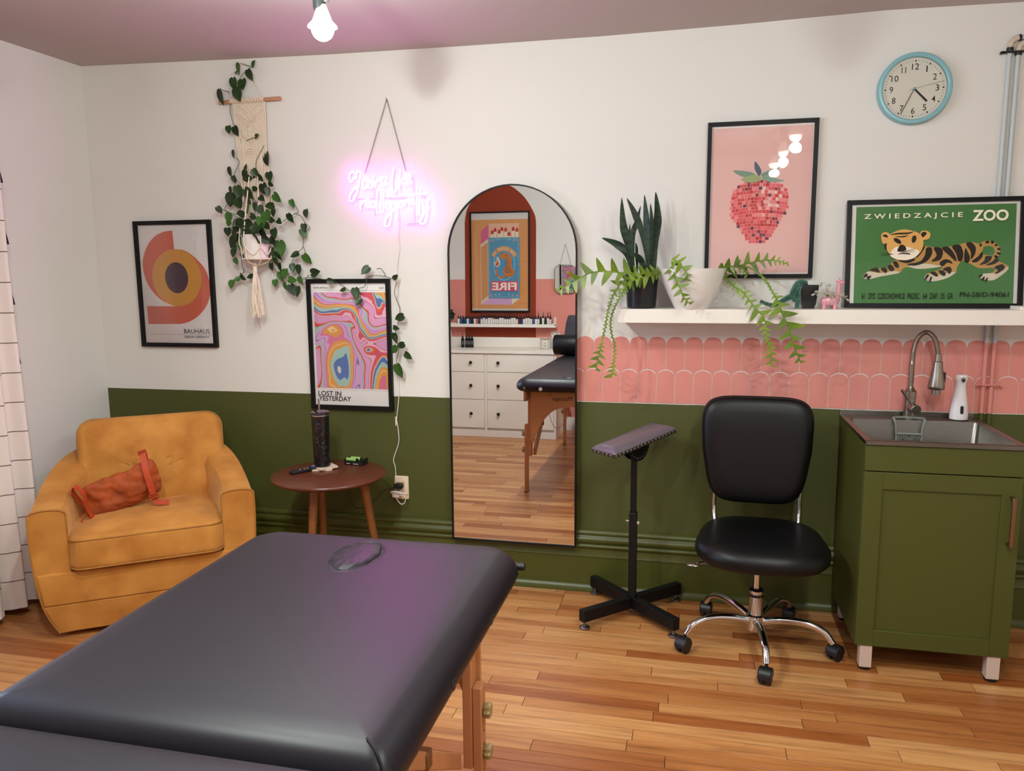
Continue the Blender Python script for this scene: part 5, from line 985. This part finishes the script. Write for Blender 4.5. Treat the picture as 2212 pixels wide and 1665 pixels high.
MB().lathe([(.028, .098), (.0305, .102), (.0305, .112), (.024, .150), (.0185, .190), (.017, .206), (.0125, .208), (.0110, .236)], 32, (hx, hy, fz)).build('spray_head', m_nickel, r)
MB().box(hx+.022, hx+.030, hy-.006, hy+.006, fz+.125, fz+.165).build('spray_button', m_plastic_b, r, bevel=.002)
fz -= .033
MB().tube([(fx+.004, fy-.015, fz+.048), (fx+.012, fy-.058, fz+.044)], .0195, 24).build('valve_body', m_nickel, r, bevel=.002)
MB().tube([(fx+.004, fy-.045, fz+.055), (fx-.045, fy-.052, fz+.122)], .0055, 12).build('lever', m_nickel, r)
MB().tube([(fx+.018, fy-.01, fz), (fx+.018, fy-.01, fz+.035)], .009, 12).build('base_fitting', m_nickel, r)
# soap dispenser
dx, dy = 1.036, -.060
r = thing('soap_dispenser', 'white tapered automatic soap dispenser at the back of the sink', 'soap dispenser', (dx, dy, fz))
mb = MB(); rg = []
for q, z, o in ((.033, .001, 0), (.034, .004, 0), (.034, .02, 0), (.029, .065, 0), (.0215, .11, 0), (.019, .135, 0), (.0185, .150, -.001), (.021, .162, -.004), (.0215, .176, -.005), (.019, .181, -.005)):
    rg.append([(dx+q*cos(t), dy+o+q*.9*sin(t), fz+z) for t in [2*pi*j/32 for j in range(32)]])
mb.loft(rg).build('body', mat('white_gloss_plastic', 'e3dcdc', .22), r)
MB().lathe([(.033, 0), (.034, .004)], 32, (dx, dy, fz-.0005)).build('base_ring', m_plastic_b, r)
wq = MB().loft([[(dx+.001+x, dy-.0285+.004*0+y, fz+.044+z) for x, z in rr(.0105, .032, .005, 4)] for y in (.003, -.0045)]); wq.T = Matrix.Identity(4)
wq.build('level_window', m_plastic_b, r, smooth=0)
MB().tube([(dx, dy-.022, fz+.167), (dx, dy-.028, fz+.163)], .0075, 12).build('spout', mat('grey_plastic', '7d7a78', .4), r); MB().tube([(dx, dy-.026, fz+.161), (dx, dy-.0295, fz+.158)], .0045, 10).build('nozzle', m_plastic_b, r)
# sink caddy
r = thing('sink_caddy', 'grey plastic sponge caddy hooked around the tap, hanging in the sink', 'caddy', (.842, -.12, .76))
m_gc = mat('grey_caddy', '7c7f78', .45)
yk = -.128
MB().tube(cr([(.795, yk, .812), (.792, yk, .85), (.785, yk+.005, .872), (.790, yk+.03, .8735), (.82, yk+.045, .8735), (.86, yk+.045, .8735), (.892, yk+.03, .8735), (.897, yk+.005, .872), (.892, yk, .85), (.888, yk, .812)], 5), .0052, 8).build('hanging_strap', m_gc, r)
MB().tube([(.795, yk, .815), (.888, yk, .815)], .005, 8).build('top_bar', m_gc, r)
bs = MB(); bs.box(.792, .891, yk-.003, yk+.0, .700, .715).box(.792, .798, yk-.003, yk, .70, .815).box(.885, .891, yk-.003, yk, .70, .815).box(.792, .891, yk-.05, yk, .698, .702).box(.792, .891, yk-.05, yk-.047, .70, .73)
for k in range(12):
    for row, z in enumerate((.735, .756, .777, .799)):
        x = .801+.0073*k; sg = 1 if (k//3) % 2 == 0 else -1
        bs.loft([[(x+sg*t-.0014, yk-.003, z+t*2), (x+sg*t+.0014, yk-.003, z+t*2), (x+sg*t+.0014, yk, z+t*2), (x+sg*t-.0014, yk, z+t*2)] for t in (-.004, .005)])
bs.build('slotted_basket', m_gc, r, smooth=0)

# ------------------------------------------------------------------ curtain with tassels
def curt():
    m = mat('striped_curtain', 'ddd0ca', .85); nt = m.node_tree; b = nt.nodes['Principled BSDF']; N = nt.nodes.new; L = nt.links.new
    g = N('ShaderNodeNewGeometry'); s = N('ShaderNodeSeparateXYZ'); L(g.outputs['Position'], s.inputs[0]); a = N('ShaderNodeMath'); a.operation = 'ADD'; a.inputs[1].default_value = .094; L(s.outputs[2], a.inputs[0])
    d = N('ShaderNodeMath'); d.operation = 'DIVIDE'; d.inputs[1].default_value = .1275; L(a.outputs[0], d.inputs[0]); f = N('ShaderNodeMath'); f.operation = 'FRACT'; L(d.outputs[0], f.inputs[0])
    lt = N('ShaderNodeMath'); lt.operation = 'LESS_THAN'; lt.inputs[1].default_value = .035; L(f.outputs[0], lt.inputs[0]); x = N('ShaderNodeMix'); x.data_type = 'RGBA'; x.inputs[6].default_value = lin('ddd0ca'); x.inputs[7].default_value = lin('6a5855'); L(lt.outputs[0], x.inputs[0]); L(x.outputs[2], b.inputs['Base Color']); return m
m_cur = curt()
r = thing('curtain', 'white curtain with thin dark stripes and black tassels at the left edge', 'curtain', (-2.84, -1.1, .03))
def curtpanel(y0, y1, x, seed, z0):
    R = random.Random(seed); rg = []
    for z in (z0, .3, .7, 1.1, 1.5, 1.9, 2.27):
        row = []
        for i in range(90):
            t = i/89; yy = y0+(y1-y0)*t; row.append((x+.032*sin(t*34+seed)*(1.1-.2*z)+.008*sin(t*80), yy+.006*sin(z*3+t*9), z))
        rg.append(row)
    return MB().loft(rg, False, False, close=False).build('fabric_panel', m_cur, r, smooth=80)
curtpanel(-.675, -1.24, -2.84, 1.2, .035); curtpanel(-1.12, -1.36, -2.79, 4.1, .035)
for k in range(8):
    z = .605+.2535*k
    if z > 2.2: break
    tt = MB().sq((-2.835, -.666, z+.028), .006, .006, .007, n=8, m=5)
    tt.lathe([(.006, .022), (.010, .0), (.013, -.022)], 8, (-2.835, -.666, z)); tt.build('tassel', mat('black_tassel', '121016', .9), r)
MB().tube([(-2.86, -.60, 2.285), (-2.86, -2.75, 2.285)], .010, 12).build('curtain_rod', m_matte_black, r)
for y in (-.66, -2.7): MB().box(XL, -2.85, y-.01, y+.01, 2.275, 2.295).build('rod_bracket', m_matte_black, r)

# ------------------------------------------------------------------ ceiling track lights
m_bulb = mat('lit_bulb', 'fff4e4', .3, em=14, emc=(1, .9, .76, 1)); m_bulb2 = mat('bulb_collar', 'fff0dc', .3, em=.7, emc=(1, .9, .78, 1)); m_track = mat('white_track', 'cfc6bf', .4); m_grey = mat('grey_holder', '5d6668', .35, .6)
for i, (y0, y1, x, lab) in enumerate(((-.98, -2.7, -1.17, 'ceiling light track above the massage table with lit bulbs'), (-1.3, -3.2, .55, 'ceiling light track above the task chair side, reflected in the strawberry glass'))):
    r = thing('track_light', lab, 'ceiling light', (x, (y0+y1)/2, 2.43), group=None)
    MB().box(x-.018, x+.018, y1, y0, 2.408, 2.430).build('track', m_track, r, bevel=.002)
    for (bx, by_) in BULBS[i*3:i*3+3]:
        hd = MB().box(bx-.014, bx+.014, by_-.05, by_+.05, 2.385, 2.409).build('adapter', m_track, r, bevel=.003)
        MB().tube([(bx+.016, by_, 2.39), (bx+.016, by_, 2.31)], .011, 14).build('stem', m_chrome, r)
        MB().lathe([(.019, 2.292), (.020, 2.30), (.020, 2.38), (.017, 2.386)], 20, (bx-.008, by_, 0)).build('lamp_holder', m_grey, r)
        MB().lathe([(.014, BZ+.055), (.017, BZ+.045), (.030, BZ+.012), (.031, BZ+.008)], 28, (bx, by_, 0)).build('bulb_neck', m_bulb2, r)
        MB().lathe([(.031, BZ+.008), (.046, BZ-.008), (.0465, BZ-.012), (.036, BZ-.016)], 28, (bx, by_, 0)).build('bulb_flange', m_bulb2, r)
        MB().lathe([(.036, BZ-.014), (.0345, BZ-.028), (.027, BZ-.042), (.014, BZ-.051), (.002, BZ-.053)], 28, (bx, by_, 0)).build('bulb_dome', m_bulb, r)
# ------------------------------------------------------------------ far side of the room (seen in the mirror)
# painted arch and pink band on the wall behind the dresser (front side of this wall faces +y)
yw = YB
art('painted_band', wfront, [(PINK, [(XL, .13), (.2, .13), (.2, 1.448), (XL, 1.448)])], yw+.0006, fn=None)
OA = mm([(-2183,816),(-2177,1992),(-2156,2102),(-2108,2183),(-2026,2258),(-1922,2304),(-1818,2322),(-1727,2320),(-1648,2269),(-1580,2202),(-1519,2108),(-1485,2032),(-1477,1956),(-1480,826)])
art('painted_arch', wfront, [('8c3a26', [OA[0]]+cr(OA[1:-1], 5)+[OA[-1]])], yw+.0012)
D5 = {'frame':[(-2124,2086),(-1536,2082),(-1538,1141),(-2135,1127)],'bg':[(-2109,2011),(-1551,2001),(-1553,1169),(-2119,1167)],'front':[(-1937,1842),(-1633,1837),(-1635,1266),(-1942,1266)],'side':[(-2019,1777),(-1943,1831),(-1942,1263),(-2018,1207)],'flap':[(-2014,1904),(-1939,1966),(-1940,1837),(-2015,1783)],'inner':[(-1936,1974),(-1642,1968),(-1642,1837),(-1937,1842)],'bot':[(-2013,1207),(-1942,1263),(-1715,1263),(-1716,1205)],'bot2':[(-1715,1263),(-1635,1266),(-1710,1207)],'ell':[(-1786,1586),(-1887,1587),(-1685,1585),(-1786,1732),(-1787,1442)],'arc':[(-1787,1542),(-1921,1676),(-1651,1673),(-1785,1790)],'ban':[(-1917,1429),(-1650,1428),(-1651,1336),(-1918,1336)],'fire':[(-1906,1344),(-1663,1417)],'tiger':[(-1829,1653),(-1805,1697),(-1736,1685),(-1711,1630),(-1711,1563),(-1686,1519),(-1703,1480),(-1761,1470),(-1795,1498),(-1789,1553),(-1766,1586),(-1771,1630),(-1794,1636)],'tail':[(-1760,1486),(-1784,1459),(-1841,1464),(-1870,1498),(-1864,1548),(-1847,1548),(-1850,1503),(-1824,1478),(-1784,1475)],'flame':[(-1854,1664),(-1825,1609),(-1841,1570),(-1870,1570),(-1883,1604),(-1863,1620)],'heads':[[(-1910,1924),(-1895,1871)],[(-1881,1945),(-1866,1892)],[(-1841,1928),(-1826,1876)],[(-1814,1952),(-1799,1899)],[(-1777,1946),(-1763,1893)],[(-1744,1905),(-1730,1852)],[(-1703,1951),(-1689,1898)],[(-1667,1941),(-1652,1889)]]}
Mt = {k: (mm(v) if k != 'heads' else [mm(h) for h in v]) for k, v in D5.items()}
yp = yw+.004
r = thing('matchbox_poster', 'tall framed poster of a blue matchbox with a tiger, seen in the mirror', 'poster', (-1.83, yp, 1.14))
fx0, fx1 = -2.123, -1.537; fz0, fz1 = 1.135, 2.085
frame(r, fx0, fx1, fz0, fz1, .014, yp, dep=.02, sign=1)
def box2(ps): xs = [p[0] for p in ps]; zs = [p[1] for p in ps]; return [(min(xs), min(zs)), (max(xs), min(zs)), (max(xs), max(zs)), (min(xs), max(zs))]
L_ = [('dcd3cd', [(fx0+.01, fz0+.01), (fx1-.01, fz0+.01), (fx1-.01, fz1-.01), (fx0+.01, fz1-.01)]), ('dc9a5e', box2(Mt['bg'])), ('e9b99c', box2(Mt['inner'])), ('e7cdb9', Mt['side']), ('d2945c', [(p[0]*.86+sum(q[0] for q in Mt['side'])/4*.14, p[1]*.9+sum(q[1] for q in Mt['side'])/4*.1) for p in Mt['side']]), ('d8648f', Mt['flap']), ('d9a9cf', Mt['bot']), ('eadfce', Mt['bot2'])]
for h in Mt['heads']:
    (ax0, az1), (ax1, az0) = h; zlow = Mt['front'][0][1]; w = ax1-ax0; cxh = (ax0+ax1)/2
    L_ += [('eedfc8', [(cxh-.012, zlow), (cxh+.012, zlow), (cxh+.012, az0+.01), (cxh-.012, az0+.01)]), ('c33230', [(cxh-.0135, az0+.004), (cxh+.0135, az0+.004)]+[(cxh+.0135*cos(pi*k/8), az0+.02+.022*sin(pi*k/8)) for k in range(9)])]
fb = box2(Mt['front']); L_ += [('5a98b4', fb), ('a9cdd4', [(fb[0][0]+.012, fb[0][1]+.012), (fb[1][0]-.012, fb[0][1]+.012), (fb[1][0]-.012, fb[2][1]-.012), (fb[0][0]+.012, fb[2][1]-.012)]), ('5a98b4', [(fb[0][0]+.0145, fb[0][1]+.0145), (fb[1][0]-.0145, fb[0][1]+.0145), (fb[1][0]-.0145, fb[2][1]-.0145), (fb[0][0]+.0145, fb[2][1]-.0145)])]
E5 = Mt['ell']; ec = E5[0]; erx = abs(E5[1][0]-E5[2][0])/2; erz = abs(E5[3][1]-E5[4][1])/2; ec = ((E5[1][0]+E5[2][0])/2, (E5[3][1]+E5[4][1])/2)
L_ += [('b7d6dc', circ(ec, erx+.005, erz+.005)), ('4a9abf', circ(ec, erx, erz))]
ac = (ec[0], ec[1]-.01); ro, ri = erx+.045, erx+.004
a0, a1 = rad(28), rad(152)
L_ += [('d89a5c', [(ac[0]+ro*cos(a0+(a1-a0)*k/16), ac[1]+.02+ro*1.12*sin(a0+(a1-a0)*k/16)) for k in range(17)]+[(ac[0]+ri*cos(a1-(a1-a0)*k/16), ac[1]+.02+ri*1.12*sin(a1-(a1-a0)*k/16)) for k in range(17)])]
L_ += [('d07f3e', cr(Mt['tiger'], 4, True)), ('c9793c', cr(Mt['tail'], 4, True)), ('e9dccb', cr(Mt['flame'], 4, True)), ('d4502f', cr([(p[0]*.6+Mt['flame'][1][0]*.0+sum(q[0] for q in Mt['flame'])/6*.4, p[1]*.6+sum(q[1] for q in Mt['flame'])/6*.4-.008) for p in Mt['flame']], 4, True))]
tg = Mt['tiger']; 
for k in range(9):
    t = k/8; x = (tg[2][0]+tg[12][0])/2*(1-t)+((tg[6][0]+tg[8][0])/2)*t; z = tg[2][1]-.012-.158*t
    w = .013+.024*max(0, t-.25)
    L_.append(('ecd9c6', [(x-w*.9, z+.001), (x, z-.008), (x+w*.9, z+.001), (x+w*.9, z-.002), (x, z-.011), (x-w*.9, z-.002)]))
    L_.append(('2a1c16', [(x-w, z+.007), (x, z-.002), (x+w, z+.007), (x+w, z+.001), (x, z-.008), (x-w, z+.001)]))
L_ += [('2a1c16', [(tg[1][0]-.008, tg[1][1]), (tg[1][0]+.004, tg[1][1]+.006), (tg[1][0], tg[1][1]-.01)])]
fr_ = box2(Mt['front']); w_ = fr_[1][0]-fr_[0][0]
for sx_ in (0, 1):
    for zz in (0, 1):
        hx_, hz_ = (fr_[0][0]+.028 if sx_ == 0 else fr_[1][0]-.028), (fr_[0][1]+.03 if zz == 0 else fr_[2][1]-.03)
        L_.append(('d88c8c', [(hx_, hz_-.012), (hx_+.012, hz_+.002), (hx_+.009, hz_+.010), (hx_, hz_+.005), (hx_-.009, hz_+.010), (hx_-.012, hz_+.002)]))
def scroll(cx_, cz_, r0, turns, sg):
    o = [(cx_+sg*(r0*(1-.75*k/14))*cos(turns*2*pi*k/14), cz_+(r0*(1-.75*k/14))*sin(turns*2*pi*k/14)) for k in range(15)]; i_ = [(cx_+sg*(r0*(1-.75*k/14)-.0022)*cos(turns*2*pi*k/14), cz_+(r0*(1-.75*k/14)-.0022)*sin(turns*2*pi*k/14)) for k in range(14, -1, -1)]
    return o+i_
mx_ = (fr_[0][0]+fr_[1][0])/2
for sg in (-1, 1):
    for (dx_, z_) in ((.045, fr_[0][1]+.034), (.085, fr_[0][1]+.030), (.055, fr_[2][1]-.022), (.10, fr_[2][1]-.03)): L_.append(('cfe2e4', scroll(mx_+sg*dx_, z_, .014, 1.1, sg)))
bb = box2(Mt['ban']); L_ += [('d0577f', bb)]
art('print', r, L_, yp+.006, step=.00012)
fi = box2(Mt['fire']); yt = yp+.006+.00012*(len(L_)+3)
m_ct = ink('efe0cd')
text('FIRE', 'lettering', m_ct, r, (fi[1][0], fi[0][1], fi[0][0], fi[2][1]), yt, bold=.03)
for k, ch_ in enumerate('YOU LIGHT MY'):
    if ch_ == ' ': continue
    a = rad(36)+(rad(144)-rad(36))*k/11; rm = (ro+ri)/2; c = V((ac[0]+rm*cos(a), yt, ac[1]+.02+rm*1.12*sin(a))); hw, hh = .0085, .013
    if ch_ == 'I': hw = .0025
    ro_ = Matrix.Translation(c) @ Matrix.Rotation(-(a-pi/2), 4, 'Y') @ Matrix.Translation(-c)
    text(ch_, 'lettering', m_ct, r, (c.x+hw, c.z-hh, c.x-hw, c.z+hh), yt, bold=.02, tilt=lambda p: ro_ @ p)
MB().box(fx0+.012, fx1-.012, yp+.0135, yp+.0145, fz0+.012, fz1-.012).build('glass', m_glass, r, smooth=0)

# ink shelf with bottles
r = tag(MB().box(-2.42, -1.270, yw, yw+.115, .994, 1.012).box(-2.42, -1.270, yw, yw+.012, 1.012, 1.03).box(-2.42, -1.270, yw+.105, yw+.115, 1.012, 1.024).box(-1.282, -1.270, yw, yw+.115, 1.012, 1.09).build('picture_ledge', m_white, bevel=.001), 'white ledge holding a row of ink bottles, seen in the mirror', 'shelf')
ORD = 'first second third fourth fifth sixth seventh eighth ninth tenth eleventh twelfth thirteenth fourteenth fifteenth sixteenth seventeenth eighteenth nineteenth twentieth'.split(); ORD += ['twenty-'+o for o in ORD[:9]]+['thirtieth']+['thirty-'+o for o in ORD[:9]]+['fortieth']
m_clear = mat('bottle_plastic', 'cfcac6', .25); inks = ['e8e2dc', 'e8e2dc', 'ded8d0', '24324f', '1c4a7a', 'd4703a', '2a2626', 'e8e2dc', 'b5abb0', '6b2a22', '3b5d8c', 'e8e2dc']
R = random.Random(14); protos = {}
def bottle(kind, colr):
    key = (kind, colr)
    if key in protos: return copy_tree(protos[key])
    t = thing('ink_bottle', 'x', 'bottle'); h = .064 if kind else .056
    MB().lathe([(.0102, 0), (.0112, .002), (.0112, h), (.006, h+.006)], 12).build('body', mat('ink_'+colr, colr, .3), t, local=True)
    MB().lathe([(.0115, .012), (.0116, .013), (.0116, h-.008), (.0115, h-.007)], 12, c0=False, c1=False).build('label_band', mat('bottle_label', 'd9d3cd', .6), t, local=True) if kind else None
    MB().lathe([(.0085, h+.004), (.0090, h+.006), (.0085, h+.020), (.004, h+.024), (.0022, h+(.062 if kind else .036)), (.001, h+(.066 if kind else .038))], 12).build('cap', m_plastic_b, t, local=True)
    protos[key] = t; return t
bxs = [-2.233+.0232*k for k in range(40)]
for k, x in enumerate(bxs):
    kind = 1 if (k > 9 and k < 26) or k in (29, 30, 34, 36, 38, 39) else 0
    o = bottle(kind, R.choice(inks)); o.location = (x, yw+.062+R.uniform(-.006, .006), 1.012)
    o['label'] = '%s ink bottle, %s from the left of the row on the mirrored ledge' % ('tall pointed-cap' if kind else 'short black-capped', ORD[k]); o['group'] = 'ink bottles on the ledge'
# black bottles on the dresser
pb = None
for k, x in enumerate((-2.165, -2.125, -2.099, -2.072)):
    if pb is None:
        pb = thing('black_bottle', 'x', 'bottle'); MB().lathe([(.015, 0), (.0165, .003), (.0165, .082), (.009, .092)], 16).build('body', mat('black_gloss', '0c0b0d', .2), pb, local=True)
        MB().lathe([(.0168, .03), (.0168, .065)], 16, c0=False, c1=False).build('label_band', mat('dim_label', '4a4648', .6), pb, local=True); MB().lathe([(.010, .090), (.010, .104), (.004, .108), (.002, .138)], 14).build('cap', m_plastic_b, pb, local=True); o = pb
    else: o = copy_tree(pb)
    o.location = (x, yw+.16, .8005); o['label'] = ('leftmost, standing apart, of the four black bottles on the dresser' if k == 0 else ('left', 'middle', 'right')[k-1]+' bottle of the tight group of three black bottles on the dresser'); o['group'] = 'black bottles on the dresser'
# jars with honeycomb pattern
def honey():
    m = mat('honeycomb_ceramic', 'ddd2c4', .35); nt = m.node_tree; b = nt.nodes['Principled BSDF']; N = nt.nodes.new; L = nt.links.new
    tc = N('ShaderNodeTexCoord'); v = N('ShaderNodeTexVoronoi'); v.feature = 'DISTANCE_TO_EDGE'; v.inputs['Scale'].default_value = 58; v.inputs['Randomness'].default_value = .5; L(tc.outputs['Object'], v.inputs[0])
    lt = N('ShaderNodeMath'); lt.operation = 'LESS_THAN'; lt.inputs[1].default_value = .055; L(v.outputs[0], lt.inputs[0]); x = N('ShaderNodeMix'); x.data_type = 'RGBA'; x.inputs[6].default_value = lin('ddd2c4'); x.inputs[7].default_value = lin('7b7672'); L(lt.outputs[0], x.inputs[0]); L(x.outputs[2], b.inputs['Base Color']); return m
m_hon = honey()
for x, rad_, h, yy, lb in ((-1.352, .046, .098, yw+.20, 'shorter honeycomb-patterned ceramic jar on the dresser, in the mirror'), (-1.255, .052, .155, yw+.16, 'taller honeycomb-patterned jar with gold rim beside the bolster reflection')):
    t = thing('patterned_jar', lb, 'jar', (x, yy, .8005))
    MB().lathe([(rad_*.92, 0), (rad_, .004), (rad_, h-.003), (rad_*.97, h), (rad_*.94, h-.003), (rad_*.93, .01), (.002, .008)], 36).build('body', m_hon, t, local=True); MB().lathe([(rad_*1.003, h-.006), (rad_*1.003, h+.0005)], 36, c0=False, c1=False).build('rim', mat('gold_rim', 'b98a5c', .3, 1), t, local=True)
t = thing('white_canister', 'white canister at the far left of the dresser beside the black bottles', 'canister', (-2.315, yw+.2, .8005))
MB().lathe([(.046, 0), (.05, .004), (.05, .135), (.046, .14), (.046, .155)], 32).build('body', m_white, t, local=True); MB().lathe([(.048, .150), (.048, .168), (.02, .172)], 32).build('lid', m_white, t, local=True)
# dresser
DX0, DX1, DYF, DYB = -2.55, -1.198, -3.545, yw+.006
r = thing('dresser', 'white six-drawer dresser with black knobs along the opposite wall', 'dresser', ((DX0+DX1)/2, (DYF+DYB)/2, 0))
MB().box(DX0, DX0+.02, DYB, DYF-.018, 0, .775).build('side_panel', m_white, r); MB().box(DX1-.02, DX1, DYB, DYF-.002, 0, .775).build('side_panel', m_white, r, bevel=.001)
MB().box(DX0-.005, DX1+.006, DYB, DYF+.012, .775, .800).build('top', m_white, r, bevel=.002)
MB().box(DX0, DX1, DYB, DYB+.05, .8, .893).build('back_ledge', m_white, r, bevel=.002)
MB().box(DX0+.02, DX1-.02, DYF-.03, DYF-.008, 0, .062).build('plinth', m_white, r, bevel=.001)
MB().box(DX0+.02, DX1-.02, DYB, DYF-.022, .06, .078).build('bottom_panel', m_white, r)
MB().box(-1.865, -1.842, DYB, DYF-.004, .062, .775).build('divider', m_white, r, bevel=.001)
for cx0_, cx1_, kn_ in ((DX0+.022, -1.867, (-1.990,)), (-1.840, DX1-.022, (-1.731,))):
    for z0_, z1_ in ((.606, .770), (.350, .602), (.084, .346)):
        d = MB().box(cx0_, cx1_, DYF-.02, DYF, z0_, z1_).build('drawer', m_white, r, bevel=.0015)
        for kx in kn_:
            kb = MB(); kb.loft([[(kx+q*cos(t), DYF+o_, (z0_+z1_)/2+.004+q*sin(t)) for t in [2*pi*j/16 for j in range(16)]] for q, o_ in ((.006, 0), (.006, .012), (.0145, .016), (.0155, .022), (.012, .027))]); kb.build('knob', m_plastic_b, d)
# octagonal hanging mirror
HX = mm([(-1293,1538),(-1256,1579),(-1128,1575),(-1084,1547),(-1093,1362),(-1121,1315),(-1261,1315),(-1292,1352)]); hk = mm([(-1193,1773)])[0]; yh = yw+.002; hc = V((-1.19, yh+.03, 1.447)); HR = Matrix.Translation(hc) @ Matrix.Rotation(rad(-.8), 4, 'Z') @ Matrix.Rotation(rad(-2.6), 4, 'X') @ Matrix.Translation((0, -.006, 0)) @ Matrix.Translation(-V((-1.19, yh, 1.447)))
r = thing('octagonal_mirror', 'small octagonal wire-framed mirror hung on a chain, seen in the tall mirror', 'mirror', (-1.19, yh, 1.315))
MB().loft([[HR @ V((x, yh+.004, z)) for x, z in HX], [HR @ V((x, yh+.008, z)) for x, z in HX]]).build('mirror_glass', m_mirror, r, smooth=0)
MB().tube([HR @ V((x, yh+.006, z)) for x, z in HX], .0035, 8, closed=True).build('wire_frame', mat('brass_wire', '7c6a58', .35, 1), r)
ch = MB(); chainlinks(ch, hk, (HX[1][0]+.012, HX[1][1]), yh+.034); chainlinks(ch, hk, (HX[2][0]-.01, HX[2][1]), yh+.034); ch.build('chain', MC['chain_metal'], r)
# plant leaf poking in at the left of the mirror view
t = thing('potted_plant', 'small dark leafy plant at the left edge of the mirror view', 'plant', (-2.37, yw+.06, 1.0125))
MB().lathe([(.03, 0), (.036, .05), (.034, .05)], 20).build('pot', m_white, t, local=True)
R = random.Random(4)
for k in range(9):
    a = 2*pi*k/9; c = V((-2.35+.05*cos(a), yw+.06+.03*sin(a), 1.115+.03*sin(k*2.1))); heart(.06, 20*k, c, .3*sin(k), .3*cos(k), m_leaf, t); MB().tube([(-2.35, yw+.06, 1.06), tuple(c)], .0012, 5).build('stem', m_stem, t)
